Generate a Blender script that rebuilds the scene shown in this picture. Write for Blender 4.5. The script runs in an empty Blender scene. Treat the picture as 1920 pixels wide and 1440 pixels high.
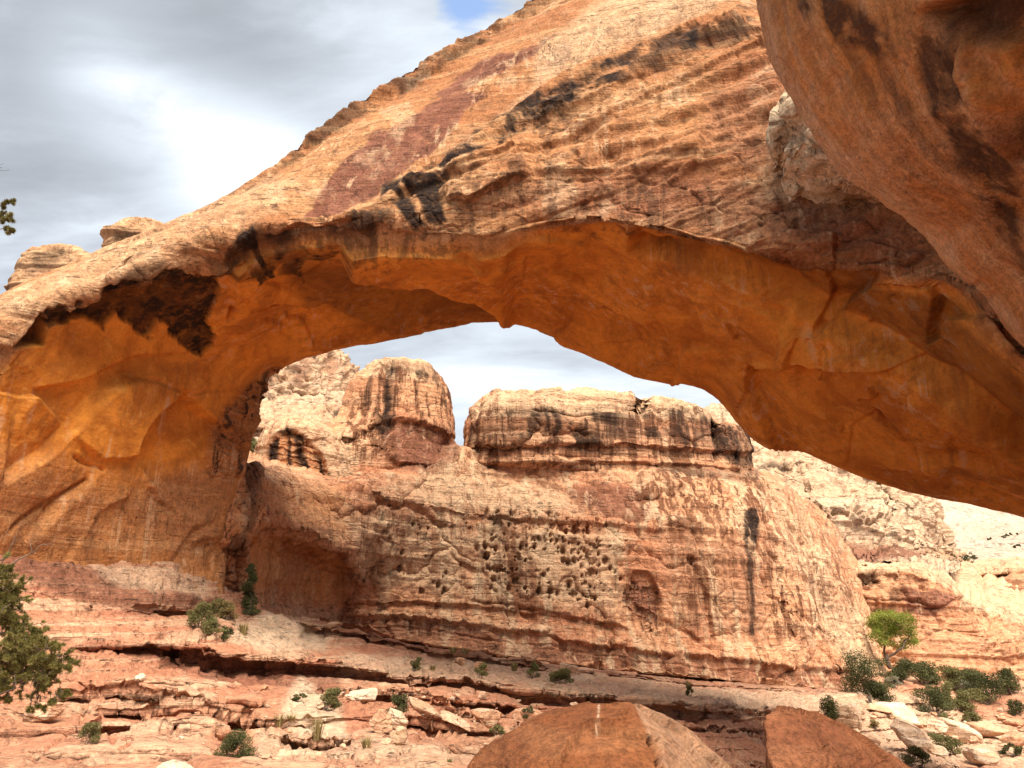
import bpy, bmesh, math, random
import numpy as np
from mathutils import Vector, Matrix
R = math.radians
random.seed(4)
SC = bpy.context.scene
COL = SC.collection

# ------------------------------------------------------------------ camera
F_PX = 1450.0            # focal length in pixels of the 1920 px wide photograph
PITCH = R(16.0)
EYE = 2.8
cam_d = bpy.data.cameras.new('camera')
cam_d.sensor_width = 36.0
cam_d.lens = 36.0 * F_PX / 1920.0
cam_d.clip_start = 0.05
cam_d.clip_end = 8000
cam = bpy.data.objects.new('camera', cam_d)
cam.location = (0, 0, EYE)
cam.rotation_euler = (R(90) + PITCH, 0, 0)
COL.objects.link(cam)
SC.camera = cam

# ------------------------------------------------------------------ exposure
SC.view_settings.view_transform = 'Standard'
SC.view_settings.look = 'None'
SC.view_settings.gamma = 1.0
SC.view_settings.use_curve_mapping = False
SC.view_settings.exposure = 2.84
SC.cycles.max_bounces = 8
SC.cycles.diffuse_bounces = 6
SC.cycles.use_denoising = True
SC.cycles.sample_clamp_indirect = 6

# ------------------------------------------------------------------ node helpers
class NT:
    def __init__(s, tree):
        s.t = tree; s.n = tree.nodes; s.l = tree.links
    def add(s, typ, **kw):
        n = s.n.new(typ)
        for k, v in kw.items():
            if k.startswith('i_'):
                n.inputs[k[2:].replace('_', ' ')].default_value = v
            else:
                setattr(n, k, v)
        return n
    def link(s, a, b): s.l.new(a, b)
    def noise(s, vec, scale, detail=5, rough=0.55, dist=0.0):
        n = s.add('ShaderNodeTexNoise'); n.noise_dimensions = '3D'
        n.inputs['Scale'].default_value = scale; n.inputs['Detail'].default_value = detail
        n.inputs['Roughness'].default_value = rough; n.inputs['Distortion'].default_value = dist
        s.link(vec, n.inputs['Vector']); return n.outputs['Fac']
    def mapping(s, vec, scale=(1, 1, 1), rot=(0, 0, 0), loc=(0, 0, 0)):
        m = s.add('ShaderNodeMapping')
        m.inputs['Scale'].default_value = scale; m.inputs['Rotation'].default_value = rot
        m.inputs['Location'].default_value = loc
        s.link(vec, m.inputs['Vector']); return m.outputs[0]
    def ss(s, val, lo, hi, a=0.0, b=1.0):
        m = s.add('ShaderNodeMapRange'); m.interpolation_type = 'SMOOTHSTEP'; m.clamp = True
        m.inputs['From Min'].default_value = lo; m.inputs['From Max'].default_value = hi
        m.inputs['To Min'].default_value = a; m.inputs['To Max'].default_value = b
        s.link(val, m.inputs['Value']); return m.outputs['Result']
    def math(s, op, a, b=None, c=None):
        m = s.add('ShaderNodeMath'); m.operation = op
        for i, v in enumerate((a, b, c)):
            if v is None: continue
            if isinstance(v, (int, float)): m.inputs[i].default_value = v
            else: s.link(v, m.inputs[i])
        return m.outputs[0]
    def vmath(s, op, a, b=None):
        m = s.add('ShaderNodeVectorMath'); m.operation = op
        for i, v in enumerate((a, b)):
            if v is None: continue
            if isinstance(v, tuple): m.inputs[i].default_value = v
            else: s.link(v, m.inputs[i])
        return m.outputs['Value'] if op in ('DOT_PRODUCT', 'LENGTH', 'DISTANCE') else m.outputs[0]
    def mix(s, fac, a, b, mode='MIX'):
        m = s.add('ShaderNodeMix'); m.data_type = 'RGBA'; m.blend_type = mode
        if isinstance(fac, (int, float)): m.inputs[0].default_value = fac
        else: s.link(fac, m.inputs[0])
        for i, v in ((6, a), (7, b)):
            if isinstance(v, tuple): m.inputs[i].default_value = (*v[:3], 1)
            else: s.link(v, m.inputs[i])
        return m.outputs[2]

# ------------------------------------------------------------------ sky
SUN_EL, SUN_AZ = R(59), R(160)       # azimuth measured clockwise from +Y: high behind the camera
w = bpy.data.worlds.new('World'); SC.world = w; w.use_nodes = True
w.node_tree.nodes.clear()
t = NT(w.node_tree)
out = t.add('ShaderNodeOutputWorld'); bg = t.add('ShaderNodeBackground')
sky = t.add('ShaderNodeTexSky'); sky.sky_type = 'NISHITA'; sky.sun_disc = False
sky.sun_elevation = SUN_EL; sky.sun_rotation = SUN_AZ
tc = t.add('ShaderNodeTexCoord'); D = tc.outputs['Generated']
def pxdir(px, py):
    yn = (720 - py) / F_PX; xn = (px - 960) / F_PX
    v = Vector((xn, math.cos(PITCH) - yn * math.sin(PITCH), math.sin(PITCH) + yn * math.cos(PITCH)))
    return v.normalized()
# the cloud deck is looked up where each direction meets a flat layer overhead
sep = t.add('ShaderNodeSeparateXYZ'); t.link(D, sep.inputs[0])
zc = t.math('MAXIMUM', t.math('ADD', sep.outputs[2], 0.22), 0.05)
cmb = t.add('ShaderNodeCombineXYZ')
t.link(t.math('DIVIDE', sep.outputs[0], zc), cmb.inputs[0]); t.link(t.math('DIVIDE', sep.outputs[1], zc), cmb.inputs[1])
cv = cmb.outputs[0]
cv_r = t.mapping(cv, scale=(0.75, 1.5, 1), rot=(0, 0, R(-28)), loc=(3.3, 1.7, 0))
n_big = t.noise(cv_r, 1.5, 7, 0.55, 0.6)
n_fine = t.noise(cv_r, 4.2, 8, 0.6, 0.3)
dens = t.math('ADD', t.math('MULTIPLY', n_big, 0.62), t.math('MULTIPLY', n_fine, 0.38))
# bright bars and breaks in the deck at fixed directions
def blob(px, py, ang, px2=None, py2=None):
    a = pxdir(px, py)
    if px2 is None:
        d = t.vmath('DISTANCE', D, tuple(a))
    else:
        b = pxdir(px2, py2); ab = b - a
        k = t.math('MULTIPLY', t.vmath('DOT_PRODUCT', t.vmath('SUBTRACT', D, tuple(a)), tuple(ab)), 1 / ab.length_squared)
        k.node.use_clamp = True
        sc_ = t.add('ShaderNodeVectorMath'); sc_.operation = 'SCALE'; sc_.inputs[0].default_value = tuple(ab); t.link(k, sc_.inputs['Scale'])
        d = t.vmath('DISTANCE', t.vmath('SUBTRACT', D, tuple(a)), sc_.outputs[0])
    wob = t.math('MULTIPLY_ADD', n_fine, 0.16, -0.08)
    return t.ss(t.math('ADD', d, wob), ang, 0.0)
bright = t.math('MULTIPLY', blob(190, 130, 0.115, 470, 310), 0.24)
bright = t.math('ADD', bright, t.math('MULTIPLY', blob(560, 20, 0.22, 900, 60), 0.12))
bright = t.math('ADD', bright, t.math('MULTIPLY', blob(900, 640, 0.28, 1300, 700), 0.10))
dark = t.math('MULTIPLY', blob(30, 330, 0.20, 30, 150), 0.16)
dark = t.math('ADD', dark, t.math('MULTIPLY', blob(430, 110, 0.14, 580, 130), 0.13))
dark = t.math('ADD', dark, t.math('MULTIPLY', blob(250, 20, 0.16, 420, 30), 0.12))
val = t.math('SUBTRACT', t.math('ADD', dens, bright), dark)
cr = t.add('ShaderNodeValToRGB'); e = cr.color_ramp.elements
e[0].position = 0.26; e[0].color = (1.15, 1.2, 1.3, 1)
e[1].position = 0.82; e[1].color = (3.6, 3.5, 3.4, 1)
m = e.new(0.45); m.color = (1.65, 1.78, 1.95, 1)
m = e.new(0.60); m.color = (2.3, 2.5, 2.7, 1)
t.link(val, cr.inputs[0])
hole = t.math('MULTIPLY', blob(868, 22, 0.035), 0.85)
cloud_fac = t.math('SUBTRACT', 0.97, hole)
skyc = t.mix(cloud_fac, sky.outputs[0], cr.outputs[0])
t.link(skyc, bg.inputs[0]); bg.inputs[1].default_value = 0.052
t.link(bg.outputs[0], out.inputs[0])

# ------------------------------------------------------------------ sun behind thin cloud
sd = bpy.data.lights.new('sun', 'SUN'); sd.energy = 1.5; sd.angle = R(50); sd.color = (1.0, 0.915, 0.79)
so = bpy.data.objects.new('sun', sd); COL.objects.link(so)
sv = Vector((math.sin(SUN_AZ) * math.cos(SUN_EL), math.cos(SUN_AZ) * math.cos(SUN_EL), math.sin(SUN_EL)))
so.rotation_euler = sv.to_track_quat('Z', 'Y').to_euler()
so.location = sv * 60

# ------------------------------------------------------------------ numpy tools
CP, SP = math.cos(PITCH), math.sin(PITCH)
def Wp(px, py, Y):
    """world point on the sight line of photo pixel (px, py) at forward distance Y"""
    px = np.asarray(px, float); py = np.asarray(py, float); Y = np.asarray(Y, float)
    yn = (720 - py) / F_PX; xn = (px - 960) / F_PX
    k = Y / (CP - yn * SP)
    return np.stack([xn * k, Y + 0 * k, EYE + (SP + yn * CP) * k], -1)
def proj(P):
    x, y, z = P[..., 0], P[..., 1], P[..., 2] - EYE
    d = np.maximum(y * CP + z * SP, 0.05); u = -y * SP + z * CP
    return 960 + F_PX * x / d, 720 - F_PX * u / d
def hash3(ix, iy, iz, seed):
    u = np.uint32
    with np.errstate(over='ignore'):
        h = ix.astype(np.int32).astype(u) * u(374761393) + iy.astype(np.int32).astype(u) * u(668265263) + iz.astype(np.int32).astype(u) * u(1440662683) + u((seed * 974634777) & 0xFFFFFFFF)
        h = (h ^ (h >> u(13))) * u(1274126177)
        h = (h ^ (h >> u(16))) * u(2246822519)
        h = h ^ (h >> u(15))
    return (h & u(0xFFFFFF)).astype(np.float32) * np.float32(1 / 0xFFFFFF)
def vnoise(P, seed=0):
    f = np.floor(P); q = (P - f).astype(np.float32); q = q * q * q * (q * (q * 6 - 15) + 10)
    i = f.astype(np.int32); ix, iy, iz = i[..., 0], i[..., 1], i[..., 2]
    qx, qy, qz = q[..., 0], q[..., 1], q[..., 2]
    def H(a, b, c): return hash3(ix + a, iy + b, iz + c, seed)
    def L(a, b, k): return a + (b - a) * k
    return L(L(L(H(0,0,0), H(1,0,0), qx), L(H(0,1,0), H(1,1,0), qx), qy), L(L(H(0,0,1), H(1,0,1), qx), L(H(0,1,1), H(1,1,1), qx), qy), qz) * 2 - 1
def fbm(P, octv=4, seed=0, gain=0.5, ridge=False):
    a, s, tot = 1.0, 0.0, 0.0
    for o in range(octv):
        n = vnoise(P * (2.03 ** o) + o * 17.3, seed + o)
        if ridge: n = 1 - 2 * np.abs(n)
        s = s + a * n; tot += a; a *= gain
    return s / tot
def cells(P, seed=0):
    """random value of the nearest jittered cell, and distance to the border"""
    f = np.floor(P).astype(np.int32); P = P.astype(np.float32)
    best = np.full(P.shape[:-1], 1e9, np.float32); sec = best.copy(); val = np.zeros_like(best)
    for a in (-1, 0, 1):
        for b in (-1, 0, 1):
            for c in (-1, 0, 1):
                ix, iy, iz = f[..., 0] + a, f[..., 1] + b, f[..., 2] + c
                d = (ix + hash3(ix, iy, iz, seed) - P[..., 0]) ** 2 + (iy + hash3(ix, iy, iz, seed + 1) - P[..., 1]) ** 2 + (iz + hash3(ix, iy, iz, seed + 2) - P[..., 2]) ** 2
                v = hash3(ix, iy, iz, seed + 3)
                nb = d < best
                sec = np.where(nb, best, np.minimum(sec, d)); val = np.where(nb, v, val); best = np.where(nb, d, best)
    return val, np.sqrt(sec) - np.sqrt(best)
def facets(P, seed=0, tilt=1.0, off=0.5):
    """flat tilted plates with broken edges between them (conchoidal spalls), about -1..1"""
    f = np.floor(P).astype(np.int32); P = P.astype(np.float32)
    best = np.full(P.shape[:-1], 1e9, np.float32); out = np.zeros_like(best)
    for a in (-1, 0, 1):
        for b in (-1, 0, 1):
            for c in (-1, 0, 1):
                ix, iy, iz = f[..., 0] + a, f[..., 1] + b, f[..., 2] + c
                r0, r1, r2 = hash3(ix, iy, iz, seed), hash3(ix, iy, iz, seed + 1), hash3(ix, iy, iz, seed + 2)
                dx, dy, dz = P[..., 0] - ix - r0, P[..., 1] - iy - r1, P[..., 2] - iz - r2
                d = dx * dx + dy * dy + dz * dz
                v = tilt * ((r1 * 7.3 % 1 - .5) * dx + (r2 * 9.1 % 1 - .5) * dy + (r0 * 8.7 % 1 - .5) * dz) * 2 + off * (r0 * 5.9 % 1 - .5)
                nb = d < best; out = np.where(nb, v, out); best = np.where(nb, d, best)
    return out
def soft(a, n=2):
    """round the edges of a displacement over a few sheet cells"""
    for _ in range(n):
        p = np.pad(a, 1, mode='edge'); a = (p[1:-1, :-2] + 2 * p[1:-1, 1:-1] + p[1:-1, 2:]) / 4
        p = np.pad(a, 1, mode='edge'); a = (p[:-2, 1:-1] + 2 * p[1:-1, 1:-1] + p[2:, 1:-1]) / 4
    return a
def sstep(x, lo, hi):
    q = np.clip((x - lo) / (hi - lo), 0, 1); return q * q * (3 - 2 * q)
def pchip(x, y, xi):
    """monotone cubic through (x, y[k, ...]) sampled at xi"""
    x = np.asarray(x, float); y = np.asarray(y, float); xi = np.asarray(xi, float)
    h = np.diff(x); sh = (len(h),) + (1,) * (y.ndim - 1); H = h.reshape(sh)
    dl = np.diff(y, axis=0) / H
    d = np.zeros_like(y)
    if len(x) > 2:
        w1 = 2 * H[1:] + H[:-1]; w2 = H[1:] + 2 * H[:-1]
        ok = dl[:-1] * dl[1:] > 0
        den = w1 / np.where(ok, dl[:-1], 1) + w2 / np.where(ok, dl[1:], 1)
        d[1:-1] = np.where(ok, (w1 + w2) / np.where(ok, den, 1), 0)
    d[0] = dl[0]; d[-1] = dl[-1]
    k = np.clip(np.searchsorted(x, xi, side='right') - 1, 0, len(h) - 1)
    u = ((xi - x[k]) / h[k]).reshape((len(xi),) + (1,) * (y.ndim - 1)); hk = h[k].reshape(u.shape)
    return (1+2*u)*(1-u)**2*y[k] + u*(1-u)**2*hk*d[k] + u*u*(3-2*u)*y[k+1] + u*u*(u-1)*hk*d[k+1]
def layer_fn(seed, thick, sharp=0.12, span=200, base=-60):
    """a column of beds of random thickness: bed hardness as a function of height"""
    rg = np.random.RandomState(seed); zs = [base]; vs = [rg.rand()]
    z = base
    while z < base + span:
        th = thick * (0.35 + 1.6 * rg.rand() ** 1.6); v = rg.rand()
        zs += [z + th * (1 - sharp), z + th]; vs += [vs[-1], v]; z += th
    zs, vs = np.array(zs), np.array(vs)
    return lambda s: np.interp(s, zs, vs)
def poly_sd(px, py, poly, closed=True):
    """signed distance in px: > 0 inside the polygon; for an open line > 0 above it"""
    pts = np.array(poly, float); n = len(pts)
    best = np.full(px.shape, 1e9); inside = np.zeros(px.shape, bool); side = np.zeros(px.shape)
    for i in range(n if closed else n - 1):
        a, b = pts[i], pts[(i + 1) % n]; e = b - a
        k = np.clip(((px - a[0]) * e[0] + (py - a[1]) * e[1]) / (e @ e + 1e-9), 0, 1)
        d = np.hypot(px - a[0] - k * e[0], py - a[1] - k * e[1])
        nb = d < best
        if closed:
            c = ((a[1] > py) != (b[1] > py)) & (px < (b[0] - a[0]) * (py - a[1]) / (b[1] - a[1] + 1e-12) + a[0]); inside ^= c
        else:
            side = np.where(nb, -(e[0] * (py - a[1]) - e[1] * (px - a[0])), side)
        best = np.where(nb, d, best)
    if not closed and np.all(np.diff(pts[:, 0]) > 0): side = np.interp(px, pts[:, 0], pts[:, 1]) - py
    return np.where(inside, best, -best) if closed else np.where(side >= 0, best, -best)

class Grid:
    """a dense quad sheet grown from a few control curves"""
    def __init__(s, ctrl, nu, nv, closed_v=False, closed_u=False, lin_v=False):
        ctrl = np.asarray(ctrl, float)                 # rows x stations x 3
        if closed_v: ctrl = np.concatenate([ctrl, ctrl[:1]], 0)
        seg = np.linalg.norm(np.diff(ctrl, axis=1), axis=2).max(0)
        if closed_v: seg[:2] *= 0.3; seg[-2:] *= 0.25
        tu = np.concatenate([[0], np.cumsum(seg + 1e-3)])
        C1 = np.swapaxes(pchip(tu, np.swapaxes(ctrl, 0, 1), np.linspace(0, tu[-1], nu)), 0, 1)
        tv = np.arange(len(ctrl), dtype=float)
        vi = [0.0]
        for i, c in enumerate(nv): vi += list(i + (np.arange(c) + 1) / c)
        vi = np.array(vi)
        if lin_v:
            k = np.clip(vi.astype(int), 0, len(ctrl) - 2); q = (vi - k)[:, None, None]
            s.P = C1[k] * (1 - q) + C1[k + 1] * q
        else:
            s.P = pchip(tv, C1, vi)
        s.closed_v = closed_v; s.v = vi
        s.u = np.linspace(0, 1, nu)
        s.refresh(); s.px, s.py = proj(s.P)
        s.att = {}
        s.sign = 1.0
        vd = np.array([0, 0, EYE]) - s.P
        s.N0 = s.N.copy()
    def orient(s, mask=None):
        vd = np.array([0, 0, EYE]) - s.P
        dt = (s.N * vd).sum(-1)
        if mask is not None: dt = dt[mask]
        if np.median(dt) < 0: s.sign = -1.0
        s.N = s.N * s.sign
        vd = vd / np.linalg.norm(vd, axis=-1, keepdims=True)
        s.facing = sstep((s.N * vd).sum(-1), -0.25, 0.05)
    def refresh(s):
        gu = np.gradient(s.P, axis=1)
        if s.closed_v:
            ext = np.concatenate([s.P[-2:-1], s.P, s.P[1:2]], 0); gv = (ext[2:] - ext[:-2]) / 2
        else: gv = np.gradient(s.P, axis=0)
        n = np.cross(gu, gv); ln = np.linalg.norm(n, axis=-1, keepdims=True)
        s.N = n / np.maximum(ln, 1e-9)
        if hasattr(s, 'sign'): s.N = s.N * s.sign
    def push(s, d): s.P = s.P + s.N * np.asarray(d)[..., None]
    def warp(s, amp, scale, seed=0):
        """photo coordinates of the sheet with ragged offsets, for stains and cracks"""
        q = s.P * scale
        return s.px + amp * fbm(q, 4, seed), s.py + amp * fbm(q + 31.7, 4, seed + 9)
    def step(s, line, amp, w=3.0, fall=60, rag=7, rscale=0.5, seed=0):
        """rock above the line stands proud of the rock under it by amp metres"""
        a, b = s.warp(rag, rscale, seed)
        d = poly_sd(a, b, line, False)
        lx = [p[0] for p in line]; ends = sstep(s.px, min(lx) - 5, min(lx) + 25) * (1 - sstep(s.px, max(lx) - 25, max(lx) + 5))
        f = sstep(d, -w, w) * np.exp(-np.maximum(d, 0) / fall) * ends * s.facing
        return amp * f
    def crack(s, line, depth, w=3.0, rag=5, rscale=0.6, seed=0):
        a, b = s.warp(rag, rscale, seed)
        d = np.abs(poly_sd(a, b, line, False)); w = max(w, 4.4)
        pts = np.array(line, float)
        return -depth * np.exp(-(d / w) ** 2) * s.facing
    def poly(s, polys, soft=6, rag=10, rscale=0.4, seed=0, stretch=None):
        q = s.P * rscale if stretch is None else s.P * np.array(stretch)
        a = s.px + rag * fbm(q, 5, seed, 0.6); b = s.py + rag * fbm(q + 31.7, 5, seed + 9, 0.6)
        m = np.zeros(s.px.shape)
        for p in polys: m = np.maximum(m, sstep(poly_sd(a, b, p), -soft, soft))
        return m * s.facing
    def mesh(s, name, mat, parent=None, cap=False):
        V, U, _ = s.P.shape
        P = s.P[:-1] if s.closed_v else s.P
        Vn = P.shape[0]
        idx = np.arange(Vn * U).reshape(Vn, U)
        nx = np.roll(idx, -1, axis=0) if s.closed_v else idx[1:]
        cu = idx if s.closed_v else idx[:-1]
        q = np.stack([cu[:, :-1], cu[:, 1:], nx[:, 1:], nx[:, :-1]], -1).reshape(-1, 4)
        if s.sign < 0: q = q[:, ::-1]
        faces_extra = []
        if cap and s.closed_v: faces_extra = [list(idx[:, 0]), list(idx[::-1, -1])]
        me = bpy.data.meshes.new(name)
        nq = len(q); ne = sum(len(f) for f in faces_extra)
        me.vertices.add(Vn * U); me.vertices.foreach_set('co', P.reshape(-1).astype(np.float32))
        me.loops.add(nq * 4 + ne); me.polygons.add(nq + len(faces_extra))
        li = np.concatenate([q.reshape(-1)] + [np.array(f) for f in faces_extra]).astype(np.int32)
        ls = list(np.arange(nq) * 4); c = nq * 4
        for f in faces_extra: ls.append(c); c += len(f)
        me.loops.foreach_set('vertex_index', li)
        me.polygons.foreach_set('loop_start', np.array(ls, np.int32))
        me.update(calc_edges=True); me.validate()
        me.polygons.foreach_set('use_smooth', np.ones(len(me.polygons), bool))
        for k, a in s.att.items():
            at = me.attributes.new(k, 'FLOAT', 'POINT')
            at.data.foreach_set('value', (a[:-1] if s.closed_v else a).reshape(-1).astype(np.float32))
        me.materials.append(mat)
        return link(name, me, parent)

def link(name, me, parent=None):
    o = bpy.data.objects.new(name, me); COL.objects.link(o)
    if parent is not None: o.parent = parent; o.matrix_parent_inverse = Matrix.Translation(-Vector(parent.location))
    return o
def thing(name, label, cat, loc=(0, 0, 0), group=None):
    o = bpy.data.objects.new(name, None); o.empty_display_size = 0.5; o.location = loc; COL.objects.link(o)
    return tag(o, label, cat, group)
def tag(o, label, cat, group=None, kind=None):
    if label: o['label'] = label
    if cat: o['category'] = cat
    if group: o['group'] = group
    if kind: o['kind'] = kind
    return o
def raw_mesh(name, verts, faces, mat, parent=None, smooth=True, attr=None):
    me = bpy.data.meshes.new(name); verts = np.asarray(verts, np.float32); faces = np.asarray(faces, np.int32)
    me.vertices.add(len(verts)); me.vertices.foreach_set('co', verts.reshape(-1))
    k = faces.shape[1]; me.loops.add(faces.size); me.polygons.add(len(faces))
    me.loops.foreach_set('vertex_index', faces.reshape(-1)); me.polygons.foreach_set('loop_start', (np.arange(len(faces)) * k).astype(np.int32))
    me.update(calc_edges=True)
    me.polygons.foreach_set('use_smooth', np.full(len(faces), smooth))
    if attr is not None:
        at = me.attributes.new('tone', 'FLOAT', 'POINT'); at.data.foreach_set('value', np.asarray(attr, np.float32))
    me.materials.append(mat)
    return link(name, me, parent)

# ------------------------------------------------------------------ materials
def rock_mat(name, c1, c2, band, streak=0.0, streak_col=(0.05, 0.025, 0.015), dark_col=(0.02, 0.011, 0.008), red_col=(0.17, 0.062, 0.036),
             pale_col=(0.62, 0.45, 0.30), und_col=(0.5, 0.185, 0.03), sc=1.0, tilt=(0, 0, 0), bump=0.5, fine=0.25, band_amt=0.6, crack=0.0, crack_sc=0.5, bed=1.0, spot=0.0, joints=1.0):
    mt = bpy.data.materials.new(name); mt.use_nodes = True
    t = NT(mt.node_tree); t.n.clear()
    out = t.add('ShaderNodeOutputMaterial'); b = t.add('ShaderNodeBsdfPrincipled')
    b.inputs['Roughness'].default_value = 0.92; b.inputs['Specular IOR Level'].default_value = 0.15
    g = t.add('ShaderNodeNewGeometry'); V = g.outputs['Position']
    def attr(n):
        a = t.add('ShaderNodeAttribute'); a.attribute_name = n; return a.outputs['Fac']
    big = t.noise(V, 0.16 * sc, 6, 0.6, 0.5)
    col = t.mix(t.ss(big, 0.36, 0.64), c1, c2)
    bedv = t.mapping(V, scale=(0.07 * sc, 0.07 * sc, 1.5 * sc * bed), rot=tilt)
    beds = t.noise(bedv, 1.0, 7, 0.62, 0.35)
    col = t.mix(t.math('MULTIPLY', t.ss(beds, 0.47, 0.62), band_amt), col, band)
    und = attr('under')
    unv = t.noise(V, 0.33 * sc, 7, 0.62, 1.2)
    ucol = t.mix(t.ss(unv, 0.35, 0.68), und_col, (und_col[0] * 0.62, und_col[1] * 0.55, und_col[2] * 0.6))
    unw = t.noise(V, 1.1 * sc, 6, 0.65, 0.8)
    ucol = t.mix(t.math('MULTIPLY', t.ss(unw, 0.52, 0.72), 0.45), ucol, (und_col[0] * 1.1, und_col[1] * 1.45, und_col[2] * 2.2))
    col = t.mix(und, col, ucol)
    # patina, washed pale rock and dark desert varnish where the sheet carries them; pale and dark also hold painted light and shade
    n2 = t.noise(V, 1.7 * sc, 7, 0.68)
    redf = t.math('MULTIPLY', attr('red'), t.ss(n2, 0.30, 0.46, 0.5, 1.0))
    col = t.mix(redf, col, t.mix(t.ss(unv, 0.3, 0.7), red_col, (red_col[0] * 1.35, red_col[1] * 1.45, red_col[2] * 1.5)))
    palef = t.math('MULTIPLY', attr('pale'), t.ss(n2, 0.28, 0.62, 0.45, 1.0))
    col = t.mix(palef, col, pale_col)
    strv = t.mapping(V, scale=(1.9 * sc, 1.9 * sc, 0.05 * sc))
    st = t.noise(strv, 1.0, 6, 0.66, 0.15)
    stb = t.noise(V, 0.22 * sc, 4, 0.5)
    sa = t.math('MULTIPLY', attr('streak'), 1.0)
    sf = t.math('MULTIPLY', t.math('MULTIPLY', t.ss(t.math('ADD', t.math('MULTIPLY', st, 0.75), t.math('MULTIPLY', stb, 0.25)), 0.48, 0.56), sa), 0.95)
    col = t.mix(sf, col, streak_col)
    if streak > 0:
        sf2 = t.math('MULTIPLY', t.math('MULTIPLY', t.ss(st, 0.50, 0.62), t.ss(stb, 0.36, 0.58)), streak)
        col = t.mix(sf2, col, (streak_col[0] * 2.2, streak_col[1] * 2.2, streak_col[2] * 2.2))
    if streak > 0:
        sf3 = t.math('MULTIPLY', t.math('MULTIPLY', t.ss(st, 0.46, 0.36), t.ss(stb, 0.40, 0.60)), 0.55)
        col = t.mix(sf3, col, pale_col)
    dk = attr('dark')
    n3 = t.noise(V, 2.6 * sc, 7, 0.7)
    dkf = t.math('MULTIPLY', dk, t.ss(n3, 0.25, 0.55, 0.6, 1.0))
    col = t.mix(dkf, col, dark_col)
    # grain
    fn = t.noise(V, 9.0 * sc, 4, 0.7)
    mul = t.add('ShaderNodeMix'); mul.data_type = 'RGBA'; mul.blend_type = 'MULTIPLY'; mul.inputs[0].default_value = 1.0
    gm0 = t.ss(t.math('ADD', t.math('MULTIPLY', fn, 0.5), t.math('MULTIPLY', n3, 0.5)), 0.34, 0.66, -1.3 * fine, fine)
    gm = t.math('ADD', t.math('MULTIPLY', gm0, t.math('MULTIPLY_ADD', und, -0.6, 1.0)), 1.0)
    cc = t.add('ShaderNodeCombineColor'); [t.link(gm, cc.inputs[i]) for i in range(3)]
    t.link(col, mul.inputs[6]); t.link(cc.outputs[0], mul.inputs[7]); col = mul.outputs[2]
    # hairline joints: along the beds and down the face
    ln1 = t.math('MULTIPLY', t.ss(t.math('ABSOLUTE', t.math('SUBTRACT', beds, 0.545)), 0.016, 0.003), t.ss(n2, 0.50, 0.60))
    ln2 = t.math('MULTIPLY', t.ss(t.math('ABSOLUTE', t.math('SUBTRACT', st, 0.47)), 0.016, 0.003), t.math('MULTIPLY', t.ss(stb, 0.50, 0.62), t.ss(n2, 0.45, 0.6)))
    ln3 = t.math('MULTIPLY', t.ss(t.math('ABSOLUTE', t.math('SUBTRACT', unv, 0.52)), 0.008, 0.002), t.ss(n2, 0.52, 0.60))
    lines = t.math('MAXIMUM', t.math('MULTIPLY', t.math('MAXIMUM', ln1, ln2), t.math('SUBTRACT', 1.0, und)), t.math('MULTIPLY', ln3, 0.6))
    lines = t.math('MULTIPLY', lines, joints)
    col = t.mix(t.math('MULTIPLY', lines, 0.75), col, (und_col[0] * 0.22, und_col[1] * 0.22, und_col[2] * 0.3) if False else (0.10, 0.042, 0.02))
    if spot > 0:
        sp = t.noise(V, 5.5 * sc, 2, 0.5)
        col = t.mix(t.math('MULTIPLY', t.ss(sp, 0.66, 0.72), spot), col, dark_col)
    t.link(col, b.inputs['Base Color'])
    h = t.math('ADD', t.math('MULTIPLY', beds, 0.9), t.math('ADD', t.math('MULTIPLY', n2, 0.55), t.math('MULTIPLY', n3, 0.35)))
    fn2 = t.noise(V, 26.0 * sc, 3, 0.7)
    h = t.math('ADD', h, t.math('ADD', t.math('MULTIPLY', fn, 0.20), t.math('MULTIPLY', fn2, 0.07)))
    h = t.math('SUBTRACT', h, t.math('MULTIPLY', lines, 0.25))
    if crack > 0:
        vo = t.add('ShaderNodeTexVoronoi'); vo.feature = 'DISTANCE_TO_EDGE'; vo.inputs['Scale'].default_value = crack_sc
        wv = t.add('ShaderNodeVectorMath'); wv.operation = 'ADD'; t.link(t.mapping(V, scale=(0.8, 0.8, 1.5)), wv.inputs[0])
        nn = t.add('ShaderNodeTexNoise'); nn.inputs['Scale'].default_value = 0.8; nn.inputs['Detail'].default_value = 4; t.link(V, nn.inputs['Vector']); t.link(nn.outputs['Color'], wv.inputs[1])
        t.link(wv.outputs[0], vo.inputs['Vector'])
        h = t.math('SUBTRACT', h, t.math('MULTIPLY', t.ss(vo.outputs['Distance'], 0.035, 0.0), crack))
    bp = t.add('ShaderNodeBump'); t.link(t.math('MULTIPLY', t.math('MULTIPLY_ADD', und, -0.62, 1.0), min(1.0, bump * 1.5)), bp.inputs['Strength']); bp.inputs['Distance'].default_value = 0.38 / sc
    t.link(h, bp.inputs['Height']); t.link(bp.outputs[0], b.inputs['Normal'])
    t.link(b.outputs[0], out.inputs[0])
    return mt

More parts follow.
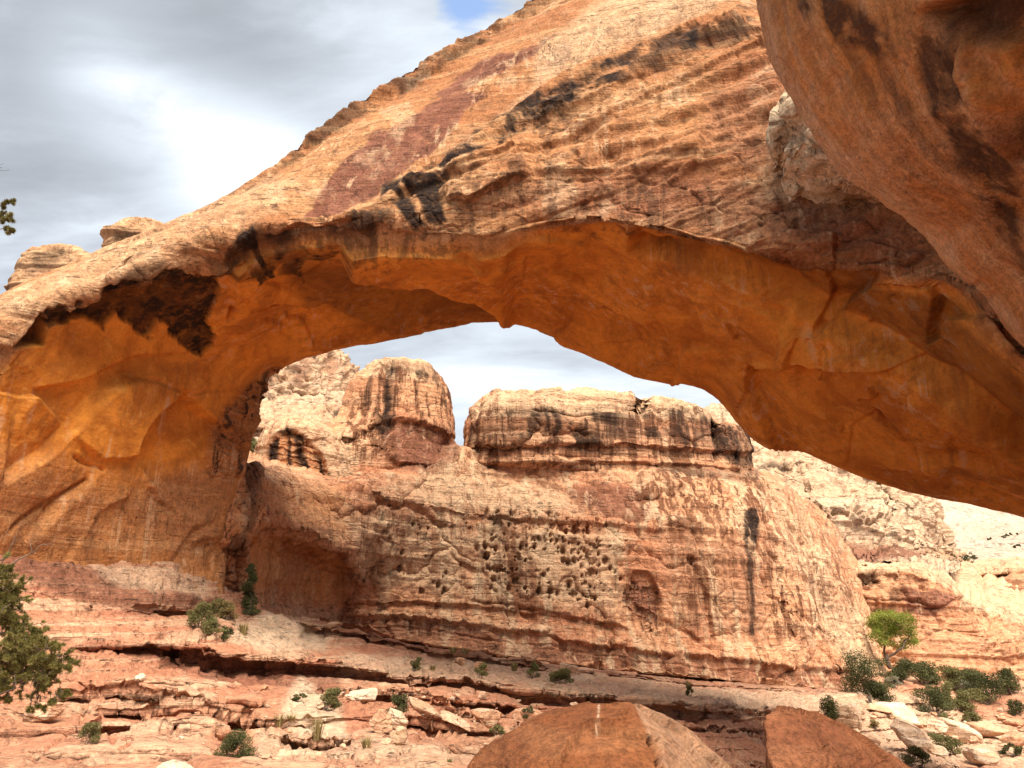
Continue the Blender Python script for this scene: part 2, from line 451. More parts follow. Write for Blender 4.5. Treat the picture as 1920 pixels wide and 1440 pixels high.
TILT = (R(0), R(6), 0)
M_ARCH = rock_mat('arch_sandstone', (0.41, 0.185, 0.078), (0.32, 0.125, 0.050), (0.50, 0.275, 0.135), sc=1.0, tilt=(0, R(-22), 0), bump=0.6, band_amt=0.65, crack=0.07, crack_sc=0.28, streak=0.35, pale_col=(0.58, 0.38, 0.225), und_col=(0.65, 0.240, 0.036), fine=0.32)
M_CLIFF = rock_mat('cliff_sandstone', (0.56, 0.285, 0.150), (0.47, 0.200, 0.102), (0.60, 0.375, 0.225), sc=0.8, tilt=TILT, bump=0.6, pale_col=(0.60, 0.41, 0.25), fine=0.32, band_amt=0.4, streak=0.8, streak_col=(0.11, 0.045, 0.022), crack=0.14, crack_sc=0.35)
M_GROUND = rock_mat('slickrock', (0.50, 0.245, 0.140), (0.42, 0.170, 0.095), (0.60, 0.375, 0.235), sc=1.3, tilt=TILT, bump=0.7, band_amt=0.75, bed=2.0, crack=0.15, crack_sc=0.6, fine=0.32)
M_PALE = rock_mat('pale_sandstone', (0.53, 0.345, 0.215), (0.46, 0.26, 0.15), (0.56, 0.40, 0.275), sc=0.35, tilt=TILT, bump=0.6, streak=0.3, streak_col=(0.2, 0.1, 0.06), crack=0.22, crack_sc=0.13)
M_OVER = rock_mat('overhang_sandstone', (0.50, 0.225, 0.092), (0.41, 0.155, 0.046), (0.53, 0.285, 0.14), sc=2.2, tilt=(R(20), R(35), 0), bump=0.6, fine=0.36, band_amt=0.4, joints=0.5, dark_col=(0.07, 0.03, 0.015))
M_BOULD = rock_mat('boulder_sandstone', (0.215, 0.076, 0.027), (0.15, 0.049, 0.018), (0.26, 0.108, 0.045), sc=4.0, joints=0.3, bump=0.6, band_amt=0.45, fine=0.36, crack=0.15, crack_sc=1.1, tilt=(0, R(25), 0))
M_RUBBLE = rock_mat('rubble_sandstone', (0.55, 0.33, 0.20), (0.46, 0.22, 0.12), (0.62, 0.45, 0.31), sc=2.0, bump=0.5, band_amt=0.6, tilt=TILT, crack=0.3, crack_sc=1.2)
M_BULGE = rock_mat('bulge_sandstone', (0.64, 0.43, 0.255), (0.50, 0.27, 0.13), (0.66, 0.47, 0.30), sc=1.6, bump=0.6, band_amt=0.5, pale_col=(0.70, 0.52, 0.34), streak=0.4, fine=0.3, crack=0.2, crack_sc=0.5)
M_WHITE = rock_mat('white_boulder', (0.62, 0.45, 0.31), (0.52, 0.32, 0.19), (0.68, 0.53, 0.40), sc=2.0, bump=0.5, band_amt=0.6, crack=0.3, crack_sc=0.9)

def at_px(stations, pts):
    """resample a curve of (px, py, Y) at the stations' px"""
    a = np.array(pts, float); o = np.argsort(a[:, 0]); a = a[o]
    st = np.array(stations, float)
    q = np.clip(st, a[0, 0], a[-1, 0])
    r = pchip(a[:, 0], a[:, 1:], q)
    return np.stack([st, r[:, 0], r[:, 1]], -1)
def Wrow(a): a = np.asarray(a, float); return Wp(a[:, 0], a[:, 1], a[:, 2])

# ================================================================== ground
def rag1(x, seed, amp, blk):
    """blocky broken edge: piecewise steps plus fine raggedness"""
    q = np.stack([x / blk, np.full_like(x, seed * 3.7), np.zeros_like(x)], -1)
    qc = q.copy(); qc[..., 0] += 0.35 * vnoise(q * 2.3, seed)
    c = hash3(np.floor(qc[..., 0]), np.full(x.shape, seed), np.zeros(x.shape), seed)
    return amp * ((c * 2 - 1) * 0.6 + 0.7 * fbm(q * 1.7, 4, seed + 5, 0.6))
NU = 1000
STX = np.linspace(-700, 2700, NU)
def dense(pts): return at_px(STX, pts)
rows, nvs = [], []
def addrow(a, n):
    rows.append(np.array(a)); nvs.append(n)
base = dense([(-700, 1120, 34), (-300, 1030, 29), (0, 1000, 35), (150, 1008, 38.5), (300, 1025, 42), (390, 1065, 44.5), (440, 1105, 46.8), (480, 1128, 50), (520, 1142, 54), (600, 1166, 58.5), (650, 1188, 60), (900, 1226, 62), (1100, 1256, 64), (1300, 1278, 66), (1590, 1292, 69), (1660, 1262, 82), (1750, 1262, 92), (1920, 1272, 96), (2700, 1290, 96)])
far2 = base.copy(); far2[:, 2] += 30; far2[:, 1] = base[:, 1] - 6
far3 = base.copy(); far3[:, 2] = 2500; far3[:, 1] = 1142
addrow(far3, 4); addrow(far2, 8); addrow(base, 26)
def ledge(lip, foot_dy, Yl, under, seed, n_bench, n_face, amp=4, blk=60, yamp=0.5):
    """lip: (px, py); foot_dy: (px, height in px); Yl: (px, Y); the rock under the lip is cut back by `under` metres"""
    l = np.array(lip, float); f = np.array(foot_dy, float); yy = np.array(Yl, float)
    py = np.interp(STX, l[:, 0], l[:, 1]); k = np.ones(15) / 15
    py = np.convolve(np.pad(py, 7, mode='edge'), k, 'valid')
    dy = np.interp(STX, f[:, 0], f[:, 1]); Y = np.interp(STX, yy[:, 0], yy[:, 1])
    on = np.clip(dy / 8.0, 0.05, 1)
    Y = Y + on * rag1(STX, seed, yamp, blk); py = py + on * rag1(STX, seed + 40, amp, blk * 0.7)
    u = under * np.clip(dy / 14.0, 0, 1.3)
    a = np.stack([STX, py, Y], -1)
    b = np.stack([STX, py + dy * 0.28 + 0.6, Y + u * 0.05], -1)
    c = np.stack([STX, py + dy * 0.42 + 0.9, Y + u], -1)
    d = np.stack([STX, py + dy + 1.5 + on * rag1(STX, seed + 80, 2, 40), Y + u * 0.7], -1)
    addrow(a, n_face); addrow(b, n_face // 2 + 1); addrow(c, n_face); addrow(d, n_bench)
ledge([(-700, 1180), (0, 1105), (60, 1108), (200, 1135), (300, 1144), (420, 1146), (600, 1172), (800, 1216), (1000, 1245), (1300, 1283), (1600, 1300), (1800, 1285), (2700, 1310)],
      [(-700, 0), (250, 0), (290, 4), (310, 12), (380, 12), (400, 0), (560, 0), (580, 10), (700, 8), (830, 6), (900, 8), (1000, 6), (1300, 3), (1500, 0), (2700, 0)],
      [(-700, 25), (0, 31), (300, 36.5), (430, 43), (600, 50), (900, 54), (1300, 59), (1600, 66), (1800, 82), (2700, 84)], 0.8, 1, 20, 7, yamp=.6)
ledge([(-700, 1235), (0, 1208), (143, 1214), (266, 1206), (333, 1209), (433, 1222), (566, 1240), (640, 1248), (706, 1258), (800, 1271), (860, 1268), (920, 1280), (1000, 1290), (1110, 1302), (1250, 1315), (1400, 1325), (1540, 1335), (1650, 1320), (1800, 1315), (2700, 1340)],
      [(-700, 0), (110, 0), (143, 4), (266, 16), (333, 26), (433, 32), (566, 36), (640, 24), (706, 24), (800, 22), (900, 22), (1000, 30), (1100, 22), (1250, 32), (1400, 32), (1500, 20), (1560, 4), (1600, 0), (2700, 0)],
      [(-700, 23.5), (0, 28), (300, 31), (600, 38), (900, 41), (1300, 45), (1600, 63), (1800, 77), (2700, 77)], 0.8, 2, 16, 20, amp=6, blk=70, yamp=.7)
ledge([(-700, 1275), (0, 1278), (300, 1272), (420, 1284), (520, 1305), (640, 1290), (800, 1300), (900, 1312), (1000, 1330), (1120, 1332), (1250, 1356), (1400, 1366), (1560, 1352), (1700, 1338), (2700, 1370)],
      [(-700, 0), (600, 0), (640, 14), (700, 22), (800, 22), (900, 16), (1000, 14), (1100, 10), (1300, 8), (1430, 9), (1520, 0), (2700, 0)],
      [(-700, 21.5), (0, 25.5), (300, 28), (600, 32), (900, 35), (1300, 39), (1600, 59), (1800, 73), (2700, 73)], 0.9, 3, 10, 10, amp=5, blk=45)
ledge([(-700, 1310), (60, 1305), (127, 1303), (233, 1290), (283, 1300), (400, 1314), (476, 1311), (515, 1337), (640, 1318), (800, 1325), (950, 1345), (1100, 1352), (1300, 1380), (1500, 1385), (1700, 1362), (2700, 1400)],
      [(-700, 0), (110, 0), (135, 5), (200, 4), (260, 4), (290, 8), (400, 12), (470, 18), (515, 4), (640, 2), (760, 10), (900, 8), (1000, 0), (2700, 0)],
      [(-700, 20), (0, 23.5), (300, 25.5), (600, 28), (900, 30), (1300, 34), (1600, 56), (1800, 70), (2700, 70)], 0.8, 4, 9, 7)
ledge([(-700, 1345), (100, 1335), (197, 1333), (283, 1332), (367, 1327), (433, 1343), (510, 1358), (640, 1345), (800, 1350), (950, 1375), (1300, 1400), (1500, 1410), (1700, 1385), (2700, 1430)],
      [(-700, 0), (180, 0), (205, 8), (280, 8), (330, 4), (370, 8), (440, 12), (500, 10), (540, 2), (680, 0), (800, 8), (900, 7), (940, 0), (2700, 0)],
      [(-700, 19), (0, 22), (300, 22.5), (600, 24), (900, 26), (1300, 28.5), (1600, 52), (1800, 65), (2700, 65)], 0.8, 5, 9, 7)
ledge([(-700, 1380), (100, 1364), (180, 1360), (310, 1358), (330, 1350), (390, 1352), (400, 1366), (460, 1385), (500, 1372), (600, 1392), (680, 1385), (760, 1380), (900, 1405), (1300, 1420), (1500, 1435), (1700, 1405), (2700, 1460)],
      [(-700, 0), (165, 0), (185, 4), (310, 5), (322, 13), (390, 13), (410, 18), (460, 10), (500, 6), (600, 8), (680, 3), (760, 0), (2700, 0)],
      [(-700, 16), (0, 18.5), (300, 19), (600, 20), (900, 22), (1300, 23.5), (1600, 47), (1800, 59), (2700, 59)], 0.7, 6, 9, 7)
ledge([(-700, 1430), (100, 1410), (300, 1405), (440, 1418), (480, 1415), (560, 1425), (640, 1434), (800, 1425), (1300, 1450), (1500, 1465), (1700, 1430), (2700, 1500)],
      [(-700, 0), (440, 0), (470, 9), (640, 12), (700, 9), (800, 0), (2700, 0)],
      [(-700, 13), (0, 15.5), (300, 16), (600, 16), (900, 18), (1300, 18.5), (1600, 40), (1800, 51), (2700, 51)], 0.6, 7, 9, 7)
near = dense([(-700, 1490, 10), (300, 1480, 11), (900, 1510, 12), (1600, 1520, 22), (2700, 1580, 22)])
addrow(near, 8)
ctrl = [Wrow(r) for r in rows]
xs = ctrl[-1][:, 0]
z_n = np.linspace(0.25, 0.2, NU)
for yb, z in ((6.0, -.05), (2.0, 0.2), (-14.0, 0.3)):
    ctrl.append(np.stack([xs, np.full(NU, yb), np.full(NU, z)], -1))
nvs += [6, 8]
g = Grid(ctrl, NU, nvs)
g.orient(); g.N[g.N[..., 2] < -0.3] *= 1
S = layer_fn(11, 0.42); S2 = layer_fn(12, 0.13)
z0 = g.P[..., 2] + 0.1 * g.P[..., 0] + 0.25 * fbm(g.P * 0.12, 3, 3)
nearfade = sstep(g.P[..., 1], 6, 12)
q = g.P * np.array([0.5, 0.5, 1.2])
lay = S(z0 * 1.0)
dh = 0.34 * (lay - 0.5) + 0.16 * (S2(z0) - 0.5)
bl, be = cells(g.P * np.array([0.35, 0.35, 1.1]) + 0.25 * fbm(g.P * 0.8, 2, 5)[..., None], 21)
flk = layer_fn(13, 0.42, 0.05)(0.16 * g.P[..., 1] + 0.03 * g.P[..., 0] + 1.1 * fbm(g.P * 0.22, 4, 61, 0.55))
d = (0.20 * (flk - 0.5) + dh * 0.8 + 0.16 * fbm(g.P * 0.35, 5, 7, 0.55) + 0.24 * (bl - 0.5) - 0.14 * np.exp(-(be / 0.06) ** 2)) * nearfade
# thin joints and flakes on the smooth slickrock at lower left
for k, ln in enumerate([[(130, 1260), (230, 1240), (300, 1268)], [(60, 1170), (180, 1195), (280, 1210)], [(90, 1110), (250, 1130), (320, 1150)], [(140, 1180), (230, 1182), (260, 1172)], [(60, 1420), (150, 1345), (170, 1300)]]):
    d = d + g.crack(ln, 0.12, 2.0, seed=k)
g.push(d)
g.refresh()
A = g.att
A['pale'] = np.maximum(g.poly([[(640, 1225), (860, 1232), (1100, 1262), (1300, 1290), (1560, 1300), (1600, 1340), (1400, 1350), (1100, 1315), (1000, 1295), (850, 1275), (640, 1262)], [(480, 1370), (640, 1395), (900, 1400), (1000, 1440), (640, 1440), (470, 1430)],
    [(1540, 1300), (1700, 1300), (1920, 1380), (1920, 1440), (1500, 1440)]], 14, 16, 0.5, 3), 0.0) * 0.6
A['pale'] = np.maximum(A['pale'], g.poly([[(440, 1175), (500, 1150), (560, 1160), (620, 1190), (610, 1215), (500, 1222), (430, 1200)], [(560, 1270), (640, 1330), (660, 1400), (520, 1350)]], 10, 8, 0.6, 5))
A['red'] = g.poly([[(0, 1035), (140, 1050), (330, 1100), (420, 1130), (300, 1150), (100, 1110), (0, 1075)], [(150, 1212), (300, 1212), (470, 1240), (640, 1260), (640, 1310), (500, 1290), (380, 1262)], [(640, 1172), (900, 1205), (1300, 1258), (1600, 1270), (1600, 1296), (1300, 1285), (900, 1235), (640, 1195)]], 8, 12, 0.6, 8) * 0.75
A['pale'] = np.maximum(A['pale'], g.poly([[(160, 1045), (400, 1085), (395, 1120), (300, 1105), (200, 1080)]], 10, 10, 0.6, 12) * 0.6)
G_GROUND = g
ground = g.mesh('ground', M_GROUND); tag(ground, None, None, kind='structure')

def ground_at(px, py, grids=None):
    """nearest visible sheet point under photo pixel (px, py)"""
    best = None
    for gr in grids or [G_GROUND]:
        a, b = proj(gr.P)
        d = np.hypot((a - px), (b - py) * 1.5) + 0.0
        d = np.where(gr.P[..., 1] < 4, 1e9, d)
        near_ = d < 5
        if near_.any():
            yy = np.where(near_, gr.P[..., 1], 1e9); i = np.unravel_index(np.argmin(yy), yy.shape)
        else: i = np.unravel_index(np.argmin(d), d.shape)
        p = gr.P[i]
        if best is None or p[1] < best[1]: best = p
    return np.array(best)

# ================================================================== the natural bridge
arch = thing('rock_arch', 'great orange sandstone arch spanning the whole view above the ledges', 'rock arch', (-18, 36, 0))
lip = [(-500, 1200, 33), (-420, 1060, 34), (-260, 900, 35), (-130, 770, 36.5), (-5, 660, 38), (70, 595, 39), (180, 552, 40), (350, 497, 41), (490, 443, 42), (700, 428, 42), (890, 440, 42), (1100, 414, 41), (1330, 452, 39), (1550, 490, 36), (1700, 502, 34), (1810, 530, 32), (1930, 640, 30), (2150, 800, 29), (2500, 1150, 28)]
farE = [(385, 1180, 54), (396, 1050, 55), (415, 960, 55.5), (438, 880, 56), (447, 815, 56.5), (457, 745, 57), (490, 690, 57), (560, 657, 57), (640, 638, 57), (800, 610, 57), (935, 596, 57), (1060, 628, 56.5), (1200, 690, 55.5), (1330, 722, 54), (1420, 800, 52.5), (1510, 845, 51), (1700, 920, 49), (1960, 975, 46), (2400, 1250, 44)]
rim = [(-900, 1000, 40), (-800, 860, 41), (-600, 760, 41), (-350, 680, 41.5), (-60, 600, 42), (25, 542, 43), (150, 490, 45), (330, 422, 47), (480, 335, 48), (610, 232, 50), (760, 134, 52), (940, 34, 53), (1150, -80, 53), (1330, -110, 51), (1480, 30, 49), (1620, 210, 47), (1800, 390, 44), (2020, 540, 42), (2350, 800, 40)]
ledL = [(-640, 1160, 34), (-560, 960, 35), (-380, 830, 36), (-200, 715, 37.5), (-12, 630, 38.6), (66, 575, 39.5), (172, 535, 40.4), (345, 470, 41.3), (478, 425, 42.2), (650, 410, 42.8), (725, 372, 43), (880, 262, 44), (1010, 152, 45), (1170, 85, 45), (1320, 25, 44), (1460, 70, 42), (1640, 330, 39), (2050, 640, 36), (2450, 1000, 34)]
def mid(a, b, k, dY=0): return [tuple(np.array(p) * (1 - k) + np.array(q) * k + np.array([0, 0, dY])) for p, q in zip(a, b)]
KA = 0.78
def W3(r): return Wrow(np.array(r, float) * np.array([1, 1, KA]))
Lr, Fr, Rr, Dr = W3(lip), W3(farE), W3(rim), W3(ledL)
under = lambda k, lift: Lr * (1 - k) + Fr * k + np.array([0, 0, 1.0]) * np.array([0, 0, .2, .5, .8, 1, 1, 1, 1, 1, 1, 1, 1, 1, 1, .8, .6, .3, 0])[:, None] * lift
Dup = Dr + np.array([0, 1.1, 0.35]); Dbel = W3(mid(ledL, lip, 0.12)) + np.array([0, -0.1, 0])
back_lo = Fr + np.array([0, 2.0, 1.5]); back_hi = Rr + np.array([0, 7, -1.5]); backm = Fr * 0.5 + Rr * 0.5 + np.array([0, 9, 0])
rim2 = W3(mid(rim, ledL, 0.10)) + np.array([0, 0.3, 0])
up_m = (rim2 + Dup) / 2 + np.array([0, -0.6, 0.3])
band_m = (Dbel + Lr) / 2 + np.array([0, -0.5, 0])
lip_in = Lr * 0.97 + Fr * 0.03 + np.array([0, 0.3, 0.15])
ctrl = [back_hi, Rr, rim2, up_m, Dup, Dr, Dbel, band_m, Lr, lip_in, under(0.35, 0.3), under(0.68, 0.4), Fr, back_lo, backm]
NVA = [4, 8, 30, 44, 6, 8, 84, 110, 6, 90, 90, 84, 8, 8, 8]
g = Grid(ctrl, 1500, NVA, closed_v=True)
vv = np.repeat(g.v[:, None], 1500, 1)
g.orient((vv > 2.2) & (vv < 8) & (np.abs(g.px - 700) < 600))
vis = ((vv > 0.8) & (vv < 12.6)).astype(float)
P0 = g.P.copy()
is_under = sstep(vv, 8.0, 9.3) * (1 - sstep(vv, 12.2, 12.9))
is_face = sstep(vv, 1.0, 1.5) * (1 - sstep(vv, 7.9, 8.2))
low_band = sstep(vv, 4.8, 5.2) * (1 - sstep(vv, 7.9, 8.2))
# broad shape
d = 0.9 * fbm(P0 * 0.06, 3, 1) * (0.35 + 0.65 * vis) + 0.24 * fbm(P0 * 0.22, 4, 2) * (1 - 0.4 * is_under) + is_face * low_band * 0.36 * soft(facets(P0 * np.array([0.16, 0.2, 0.3]) + 0.3 * fbm(P0 * .3, 3, 251)[..., None], 252), 2)
# cross bedding on the face: beds dip to the left-low, rising right
s = P0[..., 2] - 0.42 * P0[..., 0] + 0.9 * fbm(P0 * 0.1, 3, 6)
SA, SB = layer_fn(31, 1.2, 0.3), layer_fn(32, 0.5, 0.5)
d = d + is_face * (0.36 * (SA(s) - 0.5) * low_band + 0.10 * (SA(s) - 0.5) + 0.30 * (SB(s) - 0.5) * (0.2 + 0.8 * low_band))
cl, ce = cells(P0 * np.array([0.28, 0.28, 0.5]) + 0.3 * fbm(P0 * 0.5, 3, 14)[..., None], 50)
d = d + is_face * low_band * (0.12 * (cl - 0.5) - 0.08 * np.exp(-(ce / 0.05) ** 2))
cl2, ce2 = cells(P0 * np.array([0.9, 0.9, 1.6]) + 0.5 * fbm(P0 * 0.9, 3, 15)[..., None], 60)
d = d + is_face * low_band * 0.10 * (cl2 - 0.5)
# crumbling rim along the skyline
rimz = sstep(vv, 0.8, 1.0) * (1 - sstep(vv, 2.0, 2.25)) * sstep(g.px, 480, 560)
d = d + rimz * 0.5 * fbm(P0 * np.array([0.6, 0.6, 1.4]), 5, 17, 0.65)
# underside: long conchoidal slabs, gently stepped
und_w = P0 + 1.6 * np.stack([fbm(P0 * 0.16, 3, 24), fbm(P0 * 0.16, 3, 124), fbm(P0 * 0.16, 3, 224)], -1)
d = d + is_under * (1.0 * soft(facets(und_w * np.array([0.085, 0.15, 0.15]), 70, 1.0, 0.35), 4) + 0.12 * fbm(P0 * 0.4, 3, 25))
und_w = P0 + 0.7 * np.stack([fbm(P0 * 0.4, 3, 26), fbm(P0 * 0.4, 3, 126), fbm(P0 * 0.4, 3, 226)], -1)
d = d + is_under * 0.30 * soft(facets(und_w * np.array([0.20, 0.42, 0.42]), 80, 1.0, 0.5), 2) * sstep(fbm(P0 * 0.15, 2, 27), -0.25, 0.2)
ST = g.step
# slabs and creases of the underside (above the line stands lower/nearer)
d = d + is_under * ST([(1180, 468), (1300, 490), (1480, 552), (1620, 610), (1780, 700), (1960, 830)], -1.7, 11, 70, 3, seed=1)
d = d + is_under * ST([(1480, 660), (1530, 655), (1610, 665), (1740, 740), (1860, 800), (2000, 880)], 1.3, 10, 80, 3, seed=2)
d = d + is_under * ST([(640, 470), (800, 500), (920, 560), (965, 610)], 1.7, 8, 80, 6, seed=3)
d = d + is_under * ST([(880, 460), (960, 520), (1100, 560), (1240, 600)], 0.9, 7, 70, 8, seed=4)
d = d + is_under * ST([(0, 905), (90, 850), (200, 725), (260, 700)], -1.0, 11, 130, 3, seed=5)
d = d + is_under * ST([(1540, 690), (1660, 760), (1740, 850), (1790, 940)], 0.6, 10, 80, 3, seed=6)
d = d + is_under * ST([(440, 540), (600, 560), (700, 600), (760, 620)], 0.8, 6, 70, 10, seed=7)
d = d + is_under * ST([(1500, 620), (1512, 660), (1560, 672), (1600, 660)], -0.5, 3, 25, 4, seed=8)
# blocks and wedge ledges of the face
d = d + ST([(830, 330), (900, 320), (960, 300), (1010, 270)], 0.5, 3, 30, 6, seed=10)
d = d + ST([(830, 380), (880, 385), (960, 345), (1000, 330)], 0.7, 3, 40, 6, seed=11)
for k, ln in enumerate([[(1060, 240), (1180, 215), (1320, 165), (1480, 100)], [(1110, 262), (1240, 232), (1360, 195), (1470, 160)], [(1120, 285), (1260, 262), (1400, 225), (1470, 200)], [(1150, 305), (1300, 285), (1440, 262)], [(1000, 215), (1090, 190), (1200, 150)], [(940, 330), (1100, 318), (1250, 318), (1400, 290)]]):
    d = d + ST(ln, 0.55 - 0.04 * k, 7, 26, 3, seed=12 + k)
d = d + ST([(985, 415), (1090, 405), (1200, 425), (1330, 448), (1500, 470), (1700, 495)], 0.15, 4, 40, 5, seed=20)
d = d + ST([(600, 425), (720, 395), (800, 330)], 0.5, 4, 30, 10, seed=21)
for k, (ln, dp, ww) in enumerate([([(1400, 755), (1415, 740), (1428, 715), (1424, 690), (1412, 680)], 0.25, 2.2), ([(1640, 600), (1670, 620), (1710, 650)], 0.18, 2), ([(1540, 610), (1575, 625), (1585, 648)], 0.2, 2.2), ([(1500, 500), (1620, 520), (1750, 530)], 0.16, 2), ([(90, 960), (120, 930), (165, 900)], 0.35, 4), ([(110, 930), (60, 965), (20, 990)], 0.3, 4), ([(1410, 380), (1560, 440), (1680, 465), (1760, 470)], 0.15, 2), ([(140, 860), (190, 880)], 0.25, 2.2), ([(610, 470), (540, 520), (480, 500)], 0.2, 3), ([(230, 700), (330, 740), (420, 730)], .15, 2.2), ([(1390, 840), (1440, 800), (1520, 800)], .0, 2), ([(1590, 870), (1600, 800), (1650, 760)], 0.15, 2)]):
    d = d + g.crack(ln, dp, ww, 6, seed=40 + k)
# ragged back edge of the left leg
lg = g.poly([[(380, 860), (400, 770), (470, 690), (520, 665), (500, 720), (460, 800), (445, 890), (390, 890)]], 8, 6, 0.4, 33)
d = d + lg * 0.7 * fbm(P0 * np.array([0.5, 0.5, 0.9]), 5, 34, 0.6, True)
# steep hollows under the dark seep
hol = g.poly([[(85, 602), (75, 590), (180, 556), (300, 508), (385, 492), (400, 500), (392, 560), (385, 610), (355, 650), (325, 622), (290, 590), (255, 618), (215, 590), (190, 612), (150, 596)]], 4, 22, 0.35, 35, stretch=(0.9, 0.9, 0.15))
d = d - hol * 0.35
bk = g.poly([[(18, 645), (70, 585), (80, 590), (76, 645)]], 5, 4, 0.4, 36)
d = d - bk * 0.8
g.push(d * 0.82); g.refresh()
g.push(0.06 * fbm(g.P * np.array([1.6, 1.6, 2.4]), 4, 44, 0.6) * vis * (1 - 0.5 * is_under) + 0.06 * is_under * fbm(g.P * np.array([0.6, 1.2, 1.2]), 4, 45, 0.6))
g.refresh()
A = g.att
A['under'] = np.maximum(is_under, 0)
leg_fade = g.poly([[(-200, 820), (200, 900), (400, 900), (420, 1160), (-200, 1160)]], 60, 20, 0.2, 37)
lit_foot = g.poly([[(240, 930), (340, 890), (440, 880), (420, 960), (405, 1060), (330, 1010), (260, 990)]], 25, 30, 0.25, 38)  # lit tan look of the leg foot, put into the colour
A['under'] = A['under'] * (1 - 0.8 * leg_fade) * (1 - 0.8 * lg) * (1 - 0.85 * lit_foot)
drip = (0.55, 0.55, 0.10)
A['dark'] = np.clip(hol * (0.85 + 0.15 * sstep(fbm(P0 * np.array([1.3, 1.3, 0.15]), 4, 250, .6), -0.3, 0.1)) + bk * 0.9 + g.poly([[(735, 385), (760, 370), (800, 425), (780, 430)], [(760, 350), (790, 325), (830, 340), (825, 380), (835, 415), (800, 420), (785, 380)], [(715, 345), (760, 335), (745, 360), (715, 375)], [(455, 435), (470, 432), (505, 490), (495, 500)], [(735, 350), (745, 345), (790, 420), (775, 425)]], 4, 7, 0.6, 50) * 1.0
    + 0.9 * g.poly([[(380, 488), (480, 436), (560, 432), (620, 430), (720, 385), (735, 400), (700, 430), (640, 452), (620, 470), (580, 462), (560, 505), (520, 480), (480, 500), (450, 480), (400, 520)]], 4, 26, 0.5, 51, stretch=(0.8, 0.8, 0.14)) * (0.45 + 0.55 * sstep(fbm(P0 * np.array([0.9, 0.9, 0.12]), 4, 151), -0.2, 0.25))
    + 0.8 * g.poly([[(150, 560), (180, 535), (350, 470), (480, 424), (480, 442), (350, 492), (180, 550)]], 3, 8, 0.5, 152) * sstep(fbm(P0 * np.array([0.9, 0.9, 0.3]), 4, 153), -0.1, 0.2) * 0.8
    + 0.7 * rimz * sstep(fbm(P0 * 0.8, 4, 52), -0.25, 0.2) * (1 - sstep(g.px, 860, 1000) * 0.6)
    + 0.9 * g.poly([[(740, 368), (830, 300), (1010, 165), (1170, 95), (1300, 40), (1300, 85), (1180, 135), (1030, 215), (860, 325), (770, 395)]], 5, 22, 0.6, 253) * sstep(fbm(P0 * np.array([1.0, 1.0, 1.2]), 5, 254, 0.65), -0.25, 0.12) + 0.8 * g.poly([[(1010, 180), (1130, 105), (1200, 110), (1180, 140), (1100, 195), (1090, 215), (1040, 220)], [(830, 300), (930, 215), (1010, 160), (1030, 200), (960, 240), (880, 300)], [(1180, 130), (1300, 60), (1420, 0), (1420, 60), (1300, 100), (1200, 150)]], 10, 22, 0.55, 53) * sstep(fbm(P0 * np.array([0.7, 0.7, 1.5]), 4, 54), -0.15, 0.25), 0, 1)  # dark crumbly rock; crevice shade under the ledge is painted in too
A['dark'] = np.clip(A['dark'] + is_under * 0.55 * g.poly([[(520, 470), (640, 470), (800, 520), (930, 575), (920, 600), (760, 612), (660, 600), (560, 560)]], 25, 22, 0.25, 55), 0, 1) * 1.0  # central recess of the underside: its shade painted in as dark
A['dark'] = np.clip(A['dark'] + 0.5 * g.poly([[(1180, 470), (1320, 492), (1480, 545), (1640, 605), (1780, 690), (1960, 820), (1960, 700), (1800, 560), (1500, 490)]], 10, 10, 0.2, 56) * is_under, 0, 1)  # shaded slab above the crease, darkened in the colour
A['red'] = np.clip(g.poly([[(540, 425), (600, 360), (650, 300), (700, 262), (790, 205), (870, 160), (905, 165), (845, 245), (760, 330), (720, 372), (620, 412)], [(810, 172), (900, 112), (990, 66), (1045, 50), (1000, 85), (900, 142), (830, 185)], [(1030, 85), (1070, 70), (1075, 110), (1020, 135)]], 3, 20, 0.35, 57, stretch=(0.35, 0.35, 0.3)) * 1.0 + 0.5 * low_band * g.poly([[(1330, 170), (1470, 120), (1500, 300), (1400, 320), (1320, 260)], [(880, 400), (1000, 340), (1300, 320), (1700, 420), (1750, 500), (1400, 450), (1100, 410)]], 30, 30, 0.3, 58), 0, 1)
A['pale'] = np.clip(g.poly([[(-60, 640), (0, 555), (150, 480), (330, 415), (480, 340), (560, 330), (520, 400), (450, 430), (300, 490), (170, 545), (60, 585)]], 12, 14, 0.4, 59) * 0.45 + is_face * (1 - low_band) * 0.7 * g.poly([[(1010, 60), (1250, -80), (1500, -80), (1330, 20), (1150, 85), (1010, 150), (960, 200), (900, 245), (1000, 150)]], 14, 20, 0.4, 60) + 0.5 * is_face * sstep(fbm(P0 * np.array([0.5, 0.5, 0.35]), 5, 61, 0.6), 0.12, 0.4), 0, 1)
A['streak'] = np.clip(g.poly([[(480, 435), (700, 420), (830, 330), (1000, 200), (1100, 230), (1100, 330), (1340, 330), (1340, 450), (890, 440), (600, 460)]], 15, 15, 0.3, 62) * 0.55 + lg * 1.0, 0, 1)
G_ARCH = g
g.mesh('arch_body', M_ARCH, arch, cap=True)

